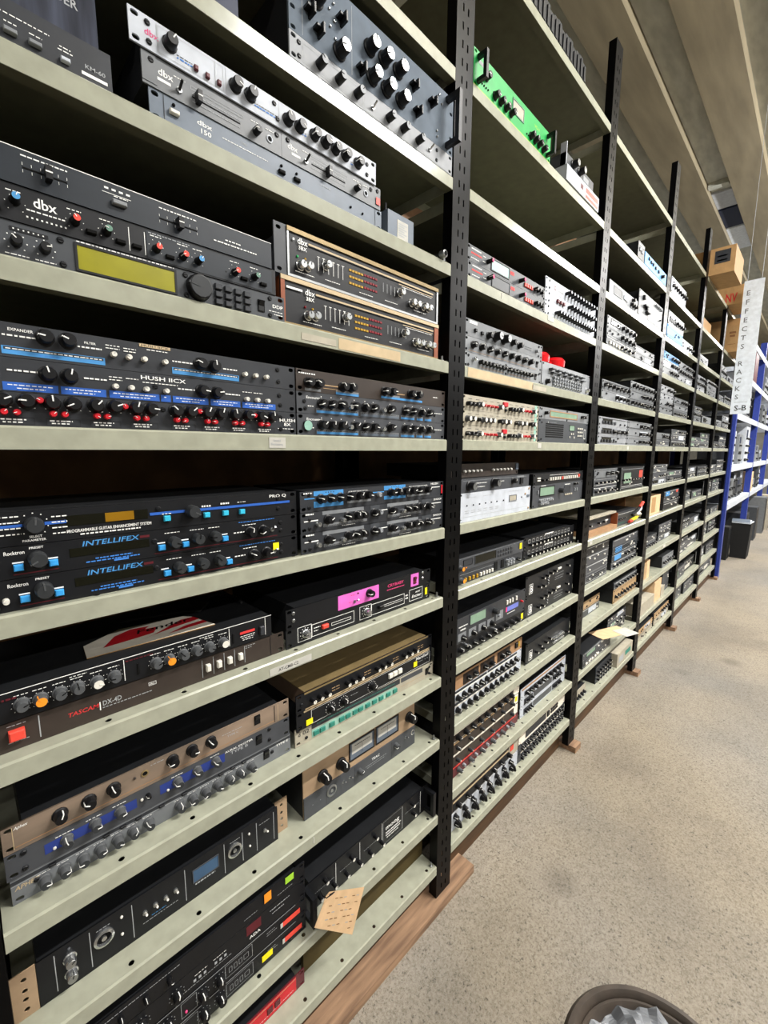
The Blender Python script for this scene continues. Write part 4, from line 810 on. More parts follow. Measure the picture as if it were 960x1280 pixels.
# fourth shelf up
d = Dev('black rack unit with large dark knobs and yellow sticker, bottom of left stack', 1, 7, 1.080, 0, U, 'black', y=.03, w=.478)
d.row('blkl', 40, 420, 10, 20).kn('chr',[(70,30),(250,30)]).tagdot(448,10,16,24,'yellow').end()
d = Dev('black effects unit with grey screen, violet strip and pale knob plates', 1, 7, 1.080, U, 2*U, 'charcoal', y=.03, w=.478)
d.disp(95,48,190,80,'lcd_green',2,'mgrey').kn('rubb', [(245,58)]).bt([(335,66),(355,66),(375,66),(405,66)], 9, 16, 4, 'whitecap', 'key').pn(340,28,425,46,'lcd_violet',.6,'violet_strip').pn(330,28,339,46,'hotpink',.6,'pink_strip').kn('pad', [(275,32)])
for x in (50,110,170,225): d.pn(x-22,8,x+22,34,'lgrey',.6,'knob_plate').kn('blkl', [(x+4,16)])
d.pn(262,14,310,46,'lgrey',.6,'knob_plate').ds(30,80,54,'print_white',4).ds(40,70,42,'print_white',5).ds(340,400,18,h=3).kn('redw',[(445,44)]).end()
for k in range(2):
    d = Dev('tall black channel unit with boxed letter B, %s of two in right stack' % ('lower', 'upper')[k], 1, 7, 1.560, k*2*U, 2*U, 'black2', y=.03, w=.47)
    d.ol(30,10,62,50,'print_white',2).tx('B',38,16,28,'print_white').kn('blkw', [(110,26),(150,22),(140,58),(180,60),(215,64),(255,66),(400,24),(390,66)], spread=.5).bt([(310,66)], 34, 8, 4, 'whitecap').bt([(200,32),(200,44),(200,20)], 6, 6, 5, 'dullchrome').ds(270,360,44,'print_grey',2).ds(270,360,30,'print_grey',2).ds(270,350,20,'print_grey',2).pr(200,8,200.7,80,'print_grey').end()
# third shelf up
for k in range(2):
    d = Dev('silver unit with black knobs and white rails, %s in left stack, third shelf up' % ('bottom', 'middle')[k], 1, 8, 1.080, k*U, U, 'white', y=.034, w=.478)
    d.row('blkl', 40, 430, 12, 14).pn(22,1,440,4,'card_white',.9,'white_rail').pn(22,27,440,30,'card_white',.9,'white_rail').pn(22,32,220,40,'charcoal',.5,'dark_rail').pn(226,32,440,40,'charcoal',.5,'dark_rail').pn(440,4,460,40,'white',1,'white_end').end()
d = Dev('copper rack unit with three dark windows and amber switch, third shelf up', 1, 8, 1.080, 2*U, 1.1*U, 'copper', y=.034, w=.478)
for a in (70,175,290): d.pn(a,3,a+95,42,'darkbrown',.6,'dark_window').kn('blkl', [(a+30,22),(a+70,22)])
d.bt([(430,28)], 18, 20, 6, 'knobblk', 'rocker_switch').bt([(448,28)], 12, 20, 5, 'amber', 'rocker_switch').pr(380,24,400,26,'tan').end()
d = Dev('black two-height channel unit with boxed letter B on third shelf up', 1, 8, 1.590, 0, 2*U, 'black2', y=.03, w=.44)
d.ol(28,10,58,52,'print_white',2).tx('B',35,18,26,'print_white').kn('blkw', [(90,30),(120,50),(150,26),(175,48),(210,54),(400,30)], spread=.5).row('chr', 250, 350, 7, 40).row('chr', 250, 350, 7, 22).end()
# second shelf up
d = Dev('dark red rack unit with grey knobs, bottom of left stack, second shelf up', 1, 9, 1.078, 0, U, 'maroon', y=.034, w=.478)
d.pn(24,34,458,38,'redcap',.7,'red_rail').row('gryp', 60, 420, 6, 18).row('pad', 90, 390, 5, 20).end()
for k in (1, 2):
    d = Dev('brown panelled unit with pale rails and spaced knobs, %s in left stack, second shelf up' % ('', 'second', 'third')[k], 1, 9, 1.078, k*U, U, 'brownblk', y=.034, w=.478)
    d.pn(22,36,440,42,'card_white' if k == 1 else 'tan',1,'pale_rail').row('brn', 50, 420, 6, 18)
    for x in (120,200,280,360): d.pr(x,4,x+1,34,'tan')
    d.pn(440,3,470,41,'card_white',1,'pale_end').end()
    if k == 2: d.tagdot(446,14,16,20,'yellow')
d = Dev('cream edged unit with dark knob row, top of left stack, second shelf up', 1, 9, 1.078, 3*U, .8*U, 'card_white', y=.034, w=.478)
d.pn(22,3,430,28,'brownblk',.6,'dark_panel').row('blkl', 50, 410, 9, 14).end()
for k, lab in enumerate(('bottom', 'middle', 'top')):
    d = Dev('silver rail unit with divided dark panels, %s of right stack, second shelf up' % lab, 1, 9, 1.575, k*U, U, 'white', y=.034, w=.445)
    if k < 2: d.pn(30,5,110,32,'charcoal',.6,'dark_panel').pn(116,5,300,32,'dgrey',.6,'dark_panel').pn(306,5,400,32,'charcoal',.6,'dark_panel').row('blks', 45, 100, 4, 18).row('blks', 320, 390, 5, 18)
    else: d.pn(30,4,400,24,'charcoal',.6,'dark_panel').row('blkl', 50, 390, 10, 14).pn(10,34,430,42,'copper',.8,'copper_rail')
    d.end()
# bottom shelf
d = Dev('silver unit with eight black joystick levers on the bottom shelf, second bay', 1, 10, 1.085, 0, 1.6*U, 'white', y=.03, w=.478)
for i in range(8):
    x = 35+i*54
    d.kn('ptr', [(x,50)]).kn('blkl', [(x+6,18)], name='joystick_tip')
    MB().tube([(x*mm,-.004,.048),((x+4)*mm,-.02,.034),((x+6)*mm,-.022,.018)], .006, 'knobblk').build('lever', d.e)
d.pr(10,64,460,66,'print_white').end()
d = Dev('brown unit with pale rail and red sticker behind the joystick levers', 1, 10, 1.085, 1.6*U, 1.5*U, 'brownblk', y=.03, w=.478)
d.pn(22,4,400,30,'black2',.6,'dark_panel').row('blkl', 50, 400, 7, 18).pn(400,2,476,60,'cream',.8,'pale_end').tagdot(410,26,26,24,'redcap').pn(22,34,398,40,'pale_gold',.8,'pale_rail').end()
for k in range(2):
    d = Dev('dark unit crowded with small black knobs, %s of right stack, bottom shelf' % ('bottom', 'middle')[k], 1, 10, 1.570, k*U, .95*U, 'dgrey', y=.03, w=.46)
    d.row('blks', 30, 430, 16, 26).row('blks', 30, 430, 16, 11).pn(20,37,440,40.5,'card_white',.9,'white_rail').end()
d = Dev('cream unit with long dark display and key block, top of right stack, bottom shelf', 1, 10, 1.570, 2*U-.003, U, 'card_white', y=.03, w=.46)
d.disp(60,8,250,34,'charcoal',2,'dgrey').bt([(275,22)], 22, 24, 5, 'black').bt([(310+i*20,28) for i in range(4)]+[(310+i*20,14) for i in range(4)], 13, 9, 4, 'black', 'key').end()
# dark strip of jagged foam along the front edge of the top shelf
b = MB(); n = 24
for i in range(n):
    x0 = i*.0295; za = .070+.006*math.sin(i*2.1); b.box(x0, x0+.0288, 0, .04, 0, za, 'black2')
    b.box(x0+.006, x0+.020, -.004, -.0002, .008, za-.012, 'black2')
o = b.build('foam_strip', None, (1.068, .008, SZ[1]['T']+.0006)); tag(o, 'dark jagged foam strip along the top shelf edge of the second bay', 'foam strip')
# ------------------------------------------------------------------ third bay
TB = 'third bay'
d = Dev('pale blue flat unit with dark letters on eleventh shelf up, third bay', 2, 0, 2.62, 0, .06, 'sky', y=.0, w=.43, ears=False)
d.bt([(70,42),(110,36),(150,36),(200,32),(260,30)], 18, 12, 6, 'charcoal').pr(20,10,400,12,'print_grey').kn('blkl',[(330,22)]).end()
d = Dev('small black box with white marks left of the pale blue unit', 2, 0, 2.50, 0, .075, 'black', y=.0, w=.105, ears=False, depth=.1, name='small_box')
d.bt([(30,40),(65,36)], 16, 14, 5, 'white').pr(8,62,98,66,'print_white').end()
d = Dev('low silver unit with purple window, tenth shelf up, third bay', 2, 1, 2.165, 0, .062, 'silver', y=.006, w=.42, ears=False)
d.disp(60,16,170,48,'mgrey',3,'lgrey').bt([(210,30),(240,28)], 26, 18, 4, 'white').kn('blkl', [(310,22),(345,22),(380,22),(330,44)]).end()
d = Dev('tall grey unit with diagonal black handles, tenth shelf up, third bay', 2, 1, 2.60, 0, 3*U, 'grey', y=.006, w=.46)
d.bt([(70,100),(130,60)], 20, 20, 12, 'black').bt([(110,64),(150,40)], 60, 8, 14, 'black', 'lever_switch').kn('pad', [(300,112),(330,112),(360,112),(390,112),(420,110)]).pn(180,12,430,90,'lgrey',.8,'pale_panel').kn('blks', [(400,50)]).end()
def mini(bay, sh, x0, y, w, items):          # items: (plate, height, look, pattern)
    z = 0; n = len(items); side = 'left' if x0+w/2 < (BL[bay]+BR[bay])/2 else 'right'
    lev = {1: ['single'], 2: ['bottom', 'top'], 3: ['bottom', 'middle', 'top'], 4: ['bottom', 'second', 'third', 'top'], 5: ['bottom', 'second', 'third', 'fourth', 'top']}[n]
    for k, (pl, h, look, pat) in enumerate(items):
        place = ('alone at %s' % side) if n == 1 else '%s of %s stack' % (lev[k], side)
        dx = random.uniform(0, .006)
        d = Dev('%s, %s, %s, %s' % (look, place, ORD[sh], BAY[bay]), bay, sh, x0+dx, z, h, pl, y=y, w=w-.006, ears=False)
        W, Hh = (w-.006)*1000, h*1000; light = pl in ('silver', 'lgrey', 'white', 'cream', 'grey', 'tan', 'sky')
        ks = 'blkl' if light else 'blkw'; pm = 'print_dark' if light else 'print_grey'
        rr = random.Random(int(x0*1000)+k*17+(0 if sh == 'T' else sh))
        d.ds(W*.06, W*.94, Hh*(.16 if rr.random() < .5 else .82), 'print_dark' if light else 'print_white', 1.8)
        d.bt([(W*rr.uniform(.08, .92), Hh*rr.uniform(.25, .75)) for _ in range(4)], 11, 8, 5, 'whitecap' if not light else 'black', 'button')
        d.sm('screw', [(9, Hh-8), (W-9, Hh-8), (9, 8), (W-9, 8)], 'black' if light else 'dullchrome')
        for c_ in pat:
            if c_ == 'k': d.row(ks, W*.08, W*.92, max(3, int(W/52)), Hh*.45)
            elif c_ == 'h': d.row(ks, W*.5, W*.92, max(2, int(W/95)), Hh*.45)
            elif c_ == 'b': d.bt([(W*(.12+.1*i), Hh*.4) for i in range(5)], W*.05, Hh*.3, 4, 'whitecap' if not light else 'charcoal', 'key')
            elif c_ == 'd': d.disp(W*.12, Hh*.3, W*.42, Hh*.75, 'lcd_dark' if light else 'lcd_green', 2, 'black')
            elif c_ == 'l': d.ds(W*.08, W*.92, Hh*.78, pm, 2)
            elif c_ == 'v':
                for i in range(3): d.pn(W*.1, Hh*(.2+.22*i), W*.9, Hh*(.28+.22*i), 'hole' if not light else 'dgrey', .8, 'louvre')
            elif c_ == 's': d.pn(W*.1, Hh*.12, W*.35, Hh*.85, 'sky', .6, 'blue_panel')
            elif c_ == 'w': d.pn(W*.5, Hh*.15, W*.85, Hh*.8, 'white', .6, 'white_panel')
            elif c_ == 'r': d.pn(W*.8, Hh*.4, W*.95, Hh*.8, 'redcap', .6, 'red_panel')
            elif c_ == 'f': d.ol(W*.04, Hh*.1, W*.96, Hh*.9, pm, 1.6)
        d.end(); z += h
    return z
K = .0436
mini(2, 2, 2.175, .008, .42, [('mgrey', K, 'dark grey unit with round pads', 'bh'), ('grey', K, 'grey unit with green patch', 'hl'), ('lgrey', K, 'pale unit with big black knob', 'dh')])
mini(2, 2, 2.60, .008, .38, [('grey', K, 'grey unit with pale windows', 'wl'), ('lgrey', .03, 'thin pale grey unit', 'l')])
mini(2, 3, 2.165, .008, .41, [('lgrey', 1.1*K, 'pale unit with wide label', 'wh'), ('grey', K, 'grey unit with white knob row', 'kl')])
mini(2, 3, 2.585, .008, .47, [('grey', K, 'grey unit with gold knobs', 'kf'), ('grey', K, 'grey unit with paired knobs', 'hl'), ('lgrey', K, 'pale grey unit with paired knobs', 'kl')])
mini(2, 4, 2.16, .008, .43, [('silver', K, 'silver strip with coloured keys', 'bdl'), ('silver', K, 'silver strip with dark window', 'bdh'), ('silver', K, 'silver strip with blue-edged screen', 'bdl')])
mini(2, 4, 2.59, .008, .46, [('lgrey', K, 'grey strip with slanted bar', 'hl'), ('lgrey', K, 'grey strip with black knob pair', 'hw'), ('lgrey', K, 'grey strip with outlined boxes', 'hf')])
mini(2, 5, 2.18, .018, .34, [('charcoal', K, 'charcoal unit with silver knobs', 'kl'), ('dgrey', K, 'dark grey unit with black knobs', 'kl'), ('grey', K, 'light grey unit with small knobs', 'h')])
mini(2, 5, 2.575, .018, .43, [('black2', 3*K, 'tall black modular unit with red patch', 'fdkr')])
# open copper box with a unit inside
d = Dev('dark unit inside a copper-edged tray, fifth shelf up, third bay', 2, 6, 2.19, .024, .055, 'charcoal', y=.05, w=.38, ears=False)
d.kn('blkw', [(60,24),(180,26),(260,24)]).bt([(310,28)], 40, 8, 3, 'whitecap').end()
e = empty('copper_tray', (2.17, .02, SZ[2][6]+.0006), 'copper-edged open tray with pale lid on fifth shelf up', 'tray')
MB().box(0, .42, 0, .25, 0, .022, 'copper').build('tray_base', e); MB().box(.412, .42, .0, .25, .0225, .085, 'wood_copper').build('tray_end', e); MB().box(0, .42, .01, .25, .0855, .095, 'cream').build('tray_lid', e)
d = Dev('black mixer with coloured wires and yellow plug, fifth shelf up, third bay', 2, 6, 2.61, 0, .082, 'charcoal', y=.03, w=.36, ears=False)
d.kn('blks', [(40,40),(70,40),(100,40),(130,40)]).ds(20,330,66,'print_white',2).ds(20,150,14,'print_green',4).end()
wr = empty('wire_bundle', (2.80, .0, SZ[2][6]+.0006), 'tangle of red, yellow and white plugs on the black mixer', 'cables')
for q, m in (([(0,.01,.02),(.05,.0,.03),(.1,.005,.035)], 'yellow'), ([(-.05,.005,.018),(-.02,.0,.022),(.0,.005,.02)], 'redcap'), ([(.02,.01,.05),(.08,.0,.075),(.13,.005,.085)], 'black'), ([(.1,.008,.06),(.14,.0,.075),(.18,.01,.09)], 'white'), ([(.06,.0,.05),(.1,-.004,.055),(.14,.0,.045)], 'whitecap'), ([(.12,.0,.09),(.15,.0,.10),(.18,.0,.115)], 'redcap')):
    MB().tube(q, .009, m).build('plug', wr)
b = MB().box(0, .012, 0, .30, 0, .165, 'card_dark').box(-.22, 0, .28, .30, 0, .165, 'card_dark').build('cardboard_divider', None, (3.05, .12, SZ[2][6]+.0006)); tag(b, 'brown cardboard divider behind the mixer on fifth shelf up', 'cardboard')
mini(2, 7, 2.18, .03, .33, [('dgrey', 1.15*K, 'dark grey unit with slanted lines', 'lv'), ('dgrey', 1.15*K, 'dark grey unit with lettered rows', 'lf'), ('dgrey', 1.15*K, 'dark grey unit with white end dot', 'l'), ('black2', K, 'black unit with faint letters', 'l')])
mini(2, 7, 2.575, .03, .47, [('dgrey', K, 'dark grey unit with white knobs', 'kl'), ('slate', K, 'slate unit with blue panel', 'shl'), ('slate', K, 'blue-panelled slate unit', 'svl'), ('dgrey', K, 'plain dark grey unit', 'l')])
mini(2, 8, 2.19, .06, .33, [('charcoal', K, 'charcoal unit with grey bar', 'wl'), ('tan', K, 'tan fronted unit', 'l')])
mini(2, 8, 2.62, .02, .44, [('tan', 1.9*K, 'tall tan unit with black knobs', 'kfl'), ('mgrey', K, 'grey unit with chrome knobs', 'kl')])
mini(2, 9, 2.18, .01, .42, [('charcoal', .9*K, 'charcoal unit with white key row', 'bl'), ('mgrey', K, 'grey screened unit', 'dl')])
mini(2, 9, 2.66, .05, .34, [('black2', K, 'black unit with white keys', 'bl'), ('dgrey', K, 'dark grey two-part unit', 'hd'), ('charcoal', .8*K, 'charcoal unit with white grip', 'w')])
b = MB().box(0, .24, 0, .10, 0, .0012, 'tag').box(.15, .26, -.03, .06, .0014, .0022, 'paper').build('paper_slip', None, (2.44, .0, SZ[2][9]+.9*K+K+.002), (0, 0, math.radians(-20))); tag(b, 'brown envelope and white slip lying on the grey screened unit', 'paper')
d = Dev('sloping black mixer with rows of slider knobs on bottom shelf, third bay', 2, 10, 2.46, 0, .10, 'slate', y=.03, w=.26, ears=False)
for r_ in range(3): d.row('blkw', 30, 230, 6, 20+r_*24)
d.end()
d = Dev('cream faced unit with black knobs beside the upright, bottom shelf, third bay', 2, 10, 2.15, 0, .055, 'cream', y=.04, w=.19, ears=False)
d.row('blkl', 30, 160, 5, 18).end()
def carton(name, label, loc, size, m='card', cat='cardboard box', rz=0, decals=()):
    b = MB().box(0, size[0], 0, size[1], 0, size[2], m)
    for f, a, c_, a1, c1, mm_ in decals:
        if f == 'x': b.poly([(-.0006, a1, c_), (-.0006, a, c_), (-.0006, a, c1), (-.0006, a1, c1)], mm_)
        else: b.quad(a, c_, a1, c1, -.0006, mm_)
    o = b.build(name, None, loc, (0, 0, rz)); o['label'] = label; o['category'] = cat
    return o
o = carton('flat_carton', 'cream carton with green print on the bottom shelf of the third bay', (2.75, .005, SZ[2][10]+.0006), (.30, .18, .085), 'cream', decals=(('y', .03, .02, .12, .06, 'print_grey'), ('y', .15, .03, .26, .06, 'print_green')))
# ------------------------------------------------------------------ fourth bay
x0, x1 = 3.17, 3.64
mini(3, 0, 3.17, .0, .40, [('white', .09, 'white unit with black knob clusters', 'kh')])
mini(3, 1, 3.17, .0, .42, [('sky', .07, 'pale blue carton-like unit', 'l'), ('lgrey', .08, 'pale grey unit with black handles', 'hb')])
mini(3, 1, 3.66, .02, .36, [('white', .075, 'white box with black switch', 'h')])
mini(3, 2, 3.17, .004, .40, [('lgrey', K, 'pale grey unit with black knob', 'h'), ('white', K, 'white unit with black knob', 'hl'), ('sky', K, 'blue striped unit', 'vh')])
mini(3, 2, 3.60, .01, .46, [('silver', K, 'silver unit with white bar', 'w'), ('lgrey', K, 'pale unit with dark cluster', 'kl'), ('grey', K, 'grey unit with silver corner', 'h')])
mini(3, 3, 3.17, .004, .34, [('grey', K, 'grey unit with slanted line', 'l'), ('lgrey', K, 'pale grey unit with dark line', 'h'), ('silver', K, 'silver unit with thin line', 'l'), ('silver', K, 'silver unit with black stroke', 'h')])
mini(3, 3, 3.56, .01, .44, [('mgrey', K, 'grey unit with pale knobs', 'k'), ('lgrey', K, 'pale grey boxed unit', 'fl'), ('grey', K, 'grey boxed unit', 'fh')])
mini(3, 4, 3.17, .01, .36, [('mgrey', K, 'grey unit with dark line', 'l'), ('grey', K, 'grey unit with black stroke', 'h')])
mini(3, 4, 3.57, .01, .46, [('charcoal', K, 'charcoal unit with white dots', 'kl'), ('dgrey', K, 'dark unit with white square', 'w'), ('mgrey', .8*K, 'grey unit with pale corner', 'h')])
mini(3, 5, 3.17, .015, .40, [('lgrey', .8*K, 'pale grey unit with white label', 'dw'), ('dgrey', K, 'dark grey unit with two dots', 'h'), ('mgrey', .6*K, 'thin grey unit', 'l'), ('charcoal', .6*K, 'thin charcoal unit', 'l')])
mini(3, 5, 3.58, .015, .46, [('charcoal', .9*K, 'charcoal unit with white knobs', 'k'), ('dgrey', .9*K, 'dark grey unit with bright edge', 'dl')])
carton('flat_carton', 'orange-tan carton on the fifth shelf up in the fourth bay', (3.19, .03, SZ[3][6]+.0006), (.34, .2, .125), 'tag', decals=(('y', .12, .01, .22, .115, 'card'),))
mini(3, 6, 3.58, .02, .45, [('black2', 1.2*K, 'black unit with faint letters', 'l'), ('charcoal', K, 'charcoal unit with white stroke', 'h'), ('slate', K, 'slate unit with red end', 'sr')])
mini(3, 7, 3.17, .05, .44, [('grey', .8*K, 'grey unit with carry handle', 'kf'), ('charcoal', 1.1*K, 'charcoal unit with faint letters', 'l')])
mini(3, 7, 3.66, .05, .38, [('dgrey', K, 'dark grey unit with pale patch', 'w'), ('charcoal', K, 'charcoal unit with pale line', 'l'), ('dgrey', K, 'dark grey unit with thin line', 'l')])
for i, (xx, hh) in enumerate(((3.19, .10), (3.27, .115), (3.34, .125))):
    carton('thin_carton', ['leftmost pale carton standing on third shelf up, fourth bay', 'middle tan carton standing on third shelf up, fourth bay', 'rightmost tan carton standing on third shelf up, fourth bay'][i], (xx, .03, SZ[3][8]+.0006), (.068, .22, hh), ['paper', 'tan', 'tag'][i])
mini(3, 8, 3.72, .02, .34, [('lgrey', 2*K, 'pale grey unit with black knobs', 'kf')])
carton('flat_carton', 'long pale carton on second shelf up, fourth bay', (3.17, .01, SZ[3][9]+.0006), (.36, .25, .085), 'cream')
carton('flat_carton', 'upright tan carton between the long pale carton and black box, fourth bay', (3.56, .02, SZ[3][9]+.0006), (.19, .25, .16), 'tag')
carton('flat_carton', 'low cream carton right of the upright tan carton, fourth bay', (3.765, .02, SZ[3][9]+.0006), (.10, .2, .075), 'cream')
mini(3, 9, 3.88, .04, .20, [('dgrey', .16, 'narrow dark grey cabinet', 'f')])
mini(3, 10, 3.17, .02, .42, [('cream', 1.1*K, 'cream unit with rolled corners', 'l'), ('tan', .9*K, 'tan unit with pale grip', 'w')])
mini(3, 10, 3.63, .02, .44, [('cream', 1.2*K, 'cream unit with pale grips', 'w'), ('tan', 1.1*K, 'tan unit with knobs', 'h')])
# ------------------------------------------------------------------ fifth and sixth bays
P5 = {1: [('grey', 'grey'), ('lgrey', 'pale grey')], 2: [('silver', 'silver'), ('grey', 'grey'), ('lgrey', 'pale grey')], 3: [('mgrey', 'mid grey'), ('grey', 'grey'), ('lgrey', 'pale grey')],
      4: [('charcoal', 'charcoal'), ('mgrey', 'mid grey')], 5: [('dgrey', 'dark grey'), ('charcoal', 'charcoal'), ('mgrey', 'mid grey')], 6: [('mgrey', 'mid grey'), ('dgrey', 'dark grey')],
      7: [('charcoal', 'charcoal'), ('dgrey', 'dark grey'), ('mgrey', 'mid grey')], 8: [('mgrey', 'mid grey'), ('dgrey', 'dark grey')], 9: [('black2', 'black'), ('dgrey', 'dark grey')], 10: [('mgrey', 'mid grey'), ('dgrey', 'dark grey')]}
LOOK = {'k': 'knob row', 'd': 'small screen', 'b': 'white keys', 'v': 'louvres', 'f': 'outlined front', 'w': 'white panel', 'h': 'knobs at right', 'l': 'printed line'}
for bay in (4, 5):
    for s in range(1, 11):
        for side in (0, 1):
            n = random.choice((1, 2, 3)) if s not in (9, 10) else 1
            items = []
            for i in range(n):
                pl, nm = random.choice(P5[s]); pat = random.choice('kdbvfwhl')
                items.append((pl, (K if n > 1 else 1.6*K) if s < 9 else 2.4*K, '%s unit with %s' % (nm, LOOK[pat]), pat))
            if bay == 4 and s == 1 and side: continue
            mini(bay, s, BL[bay]+.02+side*.47, .01+.02*random.random()+.02*(s > 5), .43+.02*random.random(), items)
o = carton('archive_carton', 'tan cardboard box with dark printed label hanging over the top shelf edge', (4.215, -.150, SZ[4]['T']+.0006), (.40, .46, .186), 'card', decals=(('x', .03, .075, .125, .165, 'charcoal'), ('x', .05, .09, .11, .10, 'grey'), ('x', .05, .12, .11, .13, 'grey')))
b = MB()
b.box(0, .42, 0, .42, 0, .155, 'card')
o = b.build('archive_carton', None, (5.13, -.105, SZ[4]['T']+.0006)); tag(o, 'tan cardboard box with red NV letters on the top shelf', 'cardboard box')
tb = MB(); put_text(tb, 'NV', 0, 0, .075, 'red', y=0, wid=.085); t_ = tb.build('red_letters', o, (-.0008, .125, .018), (0, 0, math.radians(-90)))
carton('archive_carton', 'tan cardboard box with small print on the eleventh shelf, behind the hanging sign', (5.45, -.07, SZ[5][0]+.0006), (.42, .40, .245), 'card', decals=(('x', .03, .14, .07, .16, 'card_dark'), ('x', .025, .17, .075, .19, 'card_dark'), ('x', .02, .07, .08, .074, 'card_dark')))
carton('archive_carton', 'flat tan cardboard box stacked on the printed box behind the sign', (5.50, -.06, SZ[5][0]+.2462), (.36, .36, .070), 'card')
carton('archive_carton', 'wide tan cardboard box deep in the fifth bay on the eleventh shelf', (4.75, .10, SZ[4][0]+.0006), (.36, .30, .20), 'card')

# ------------------------------------------------------------------ hanging sign
e = empty('hanging_sign', (5.0, -.257, 1.789), 'white vertical hanging sign lettered EFFECTS RACKS and S-B', 'sign')
b = MB(); b.box(0, .134, -.004, 0, 0, 1.122, 'sign_white'); b.build('sign_board', e, (0, .134, 0), (0, 0, math.radians(-90)))
tb = MB()
for i, ch in enumerate('EFFECTS'): put_text(tb, ch, .034, 1.0-i*.0735, .040, 'grey', y=0, align='c')
for i, ch in enumerate('RACKS'): put_text(tb, ch, .034, .415-i*.0715, .040, 'grey', y=0, align='c')
tb.quad(.022, .100, .112, .103, 0, 'print_grey'); put_text(tb, 'S-B', .068, .030, .045, 'print_dark', y=0, align='c')
tb.build('sign_lettering', e, (-.0050, .134, 0), (0, 0, math.radians(-90)))
for yy in (.02, .115): MB().tube([(-.002, yy, 1.12), (-.002, yy, 2.73)], .0015, 'white').build('cord', e)
# ------------------------------------------------------------------ blue racking beyond
def blue(x, lab):
    e = empty('blue_upright', (x, -.03, FL), lab, 'rack upright', 'uprights of the blue racking')
    MB().box(0, .08, 0, .003, 0, 3.05, 'blue_post').build('front_face', e); MB().box(0, .003, .0032, .07, 0, 3.05, 'blue_post').build('side_flange', e); MB().box(.077, .08, .0032, .07, 0, 3.05, 'blue_post').build('side_flange', e)
    MB().box(-.01, .09, -.02, .09, -.0, .004, 'blue_post').build('base_plate', e, (0, 0, .0005)) if False else None
    e2 = empty('blue_upright', (x, .50, FL), lab.replace('front', 'rear'), 'rack upright', 'uprights of the blue racking')
    MB().box(0, .08, 0, .003, 0, 3.05, 'blue_post').build('front_face', e2); MB().box(0, .003, .0032, .07, 0, 3.05, 'blue_post').build('side_flange', e2)
BXS = [6.262, 8.52, 10.75, 13.0]
for x, l in zip(BXS, ('first blue front upright, next to the black racking', 'second blue front upright, behind the black bin', 'third blue front upright, further down the aisle', 'last blue front upright at the far end')): blue(x, l)
BS = [(.845, 'lowest'), (1.295, 'second lowest'), (1.895, 'middle'), (2.36, 'second highest'), (2.80, 'highest')]
for i in range(3):
    for z, nm in BS:
        e = empty('steel_shelf', (BXS[i]+.082, -.03, z), 'white %s shelf in the %s blue bay' % (nm, ('first', 'second', 'third')[i]), 'shelf', 'white shelves of the blue racking')
        L = BXS[i+1]-BXS[i]-.084
        MB().box(0, L, .0025, .56, -.012, 0, 'white').build('deck', e); MB().box(0, L, 0, .0022, -.07, 0, 'white').build('front_lip', e)
rnd = random.Random(3)
BO = {.845: 'lowest', 1.295: 'second lowest', 1.895: 'middle', 2.36: 'second highest'}
MCOL = [('silver', 'silver'), ('grey', 'grey'), ('white', 'white'), ('dgrey', 'dark grey'), ('lgrey', 'pale grey')]
def blob(x, z, w_, h, m, label, y):
    e = empty('studio_device', (x, y, z+.0006), label, 'device')
    MB().box(0, w_, .003, .3, 0, h, m).build('case', e)
    for i in range(max(1, int(w_/.12))):
        for j in range(max(1, int(h/.10))):
            if rnd.random() < .8: obj('knob', knob_mesh(rnd.choice(('teac', 'big', 'dial'))), e, (.06+i*.11, .0028, .05+j*.095))
    MB().box(w_*.1, w_*.45, 0, .0028, h*.7, h*.92, rnd.choice(('charcoal', 'white', 'navy'))).build('label_panel', e)
for i in range(2):
    for z, nm in list(BO.items()):
        if z == 2.36 and i == 0: continue
        x = BXS[i]+(.50 if i and z == .845 else .12); cnt = 0; seq = ('first', 'second', 'third', 'fourth', 'fifth', 'sixth')
        while x < BXS[i+1]-.45 and cnt < 5:
            w_ = rnd.uniform(.3, .44); h = rnd.uniform(.16, .36); m, mn = rnd.choice(MCOL)
            if z == 1.295 and i == 0: h = rnd.uniform(.38, .5); m, mn = (('white', 'white') if cnt % 2 else ('lgrey', 'pale grey'))
            if z == .845 and i == 0: m, mn = (('dgrey', 'dark grey'), ('grey', 'grey'), ('charcoal', 'charcoal'))[cnt % 3]
            blob(x, z, w_, h, m, '%s device with round dials, %s along the %s shelf, %s blue bay' % (mn, seq[cnt], nm, ('first', 'second')[i]), rnd.uniform(-.01, .05)); x += w_+rnd.uniform(.02, .06); cnt += 1
carton('flat_carton', 'tan carton on the lowest white shelf of the second blue bay', (8.65, -.02, .8456), (.3, .25, .30), 'tag')
carton('flat_carton', 'white box on the second highest blue shelf, first blue bay', (6.9, -.025, 2.3606), (.35, .25, .22), 'white')
carton('flat_carton', 'dark red box on the second highest white shelf, first blue bay', (7.45, -.025, 2.3606), (.35, .25, .36), 'maroon')
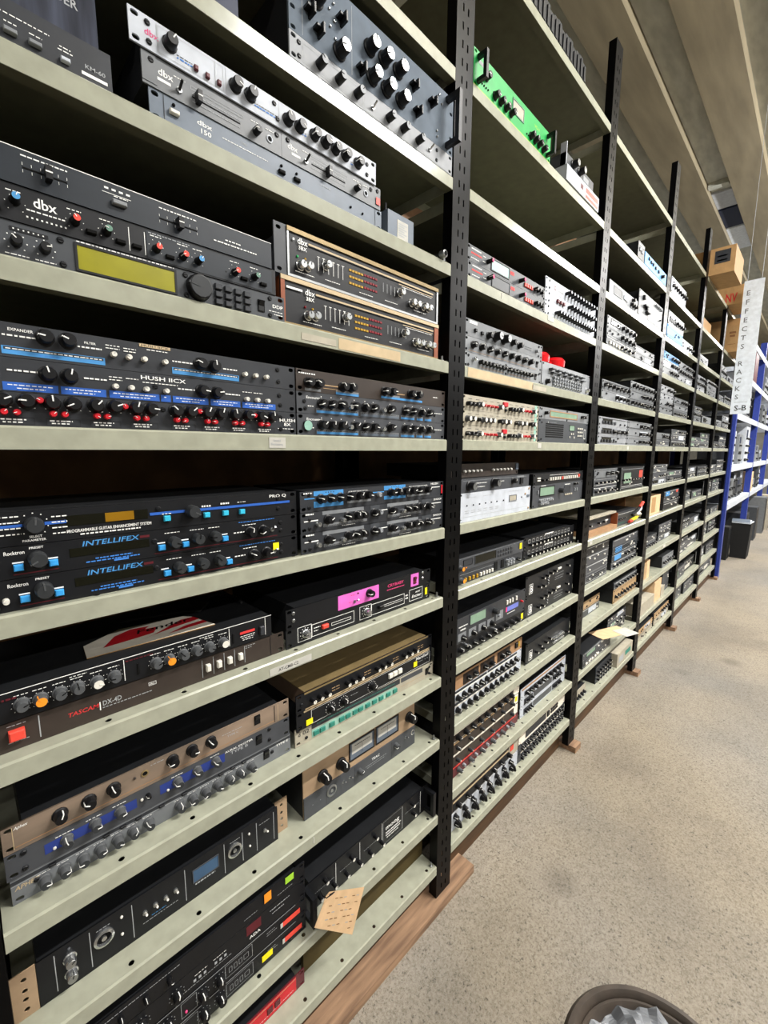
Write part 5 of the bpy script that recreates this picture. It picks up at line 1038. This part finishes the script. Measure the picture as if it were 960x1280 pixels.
# bins and cabinets on the floor under the blue racking
e = empty('waste_bin', (7.68, -.165, FL), 'black tapered bin with pale papers on top, under the blue racking', 'bin')
b = MB(); h = .50
lo = [(.03,.02),(.33,.02),(.33,.20),(.03,.20)]; hi = [(0,0),(.36,0),(.36,.22),(0,.22)]
A = [(x, y, 0.0) for x, y in lo]; B = [(x, y, h) for x, y in hi]
b.poly(A[::-1], 'rubber')
for i in range(4): j = (i+1) % 4; b.poly([A[i], A[j], B[j], B[i]], 'rubber')
b.poly([(x, y, h-.02) for x, y in hi], 'hole'); b.build('bin_body', e)
for k in range(4): MB().box(-.01+.01*k, .30+.01*k, .01, .21, h+.001+.006*k, h+.006+.006*k, 'bluegrey' if k % 2 else 'sign_white').build('paper_sheet', e, (0, 0, 0), (0, 0, .05*k-.06))
def cab(x, y, w_, dp, h, m, label):
    e = empty('speaker_cabinet', (x, y, FL), label, 'cabinet'); MB().box(0, w_, 0, dp, 0.0, h, m).build('cabinet_body', e); MB().box(.02, w_-.02, -.004, -.0002, .03, h-.03, 'black2').build('grille', e)
cab(7.43, .04, .22, .3, .46, 'rubber', 'black cabinet on the floor behind the tapered bin')
cab(8.75, -.02, .30, .4, .52, 'charcoal', 'charcoal cabinet with pale corner on the floor, second blue bay')
cab(9.45, -.08, .34, .4, .56, 'mgrey', 'grey cabinet on the floor in the second blue bay')
cab(10.40, -.12, .30, .4, .66, 'grey', 'tall pale grey cabinet on the floor by the third blue upright')
cab(11.0, -.16, .30, .4, .66, 'cream', 'tall cream cabinet on the floor at the far end of the aisle')
# ------------------------------------------------------------------ round bin at the bottom picture edge
e = empty('round_bin', (.840, -.6585, FL), 'round brown-rimmed bin with crumpled grey liner at the bottom picture edge', 'bin')
b = MB(); b.lathe([(.150, .0), (.155, .004), (.168, .20), (.172, .225), (.183, .236), (.184, .262), (.176, .274), (.166, .276), (.158, .268), (.157, .262), (.154, .268), (.148, .270), (.141, .262), (.139, .24), (.139, .05)], 56, 'rim_brown', 'z'); b.build('bin_body', e, smooth=True)
bm = bmesh.new(); rr = random.Random(5); R_ = 26; N_ = 56; grid = []
for i in range(R_+1):
    ring = []
    for j in range(N_):
        r = .1425*i/R_ if i else .0; t = 2*math.pi*j/N_
        z = .266+.020*(1-(i/R_)**2)+.010*math.sin(5*t+6*r/.15)*(i/R_)+.010*math.sin(11*t-9*r/.15)*(i/R_)+.006*math.sin(23*t+14*r/.15)*(i/R_)-.004*(i/R_)**3
        ring.append(bm.verts.new((r*math.cos(t), r*math.sin(t), z)))
    grid.append(ring)
for i in range(R_):
    for j in range(N_):
        q = [grid[i][j], grid[i+1][j], grid[i+1][(j+1) % N_], grid[i][(j+1) % N_]]
        bm.faces.new(q)
bmesh.ops.remove_doubles(bm, verts=bm.verts, dist=1e-6); me = bpy.data.meshes.new('liner'); bm.to_mesh(me); bm.free(); me.materials.append(MATS['liner_grey']); obj('crumpled_liner', me, e)
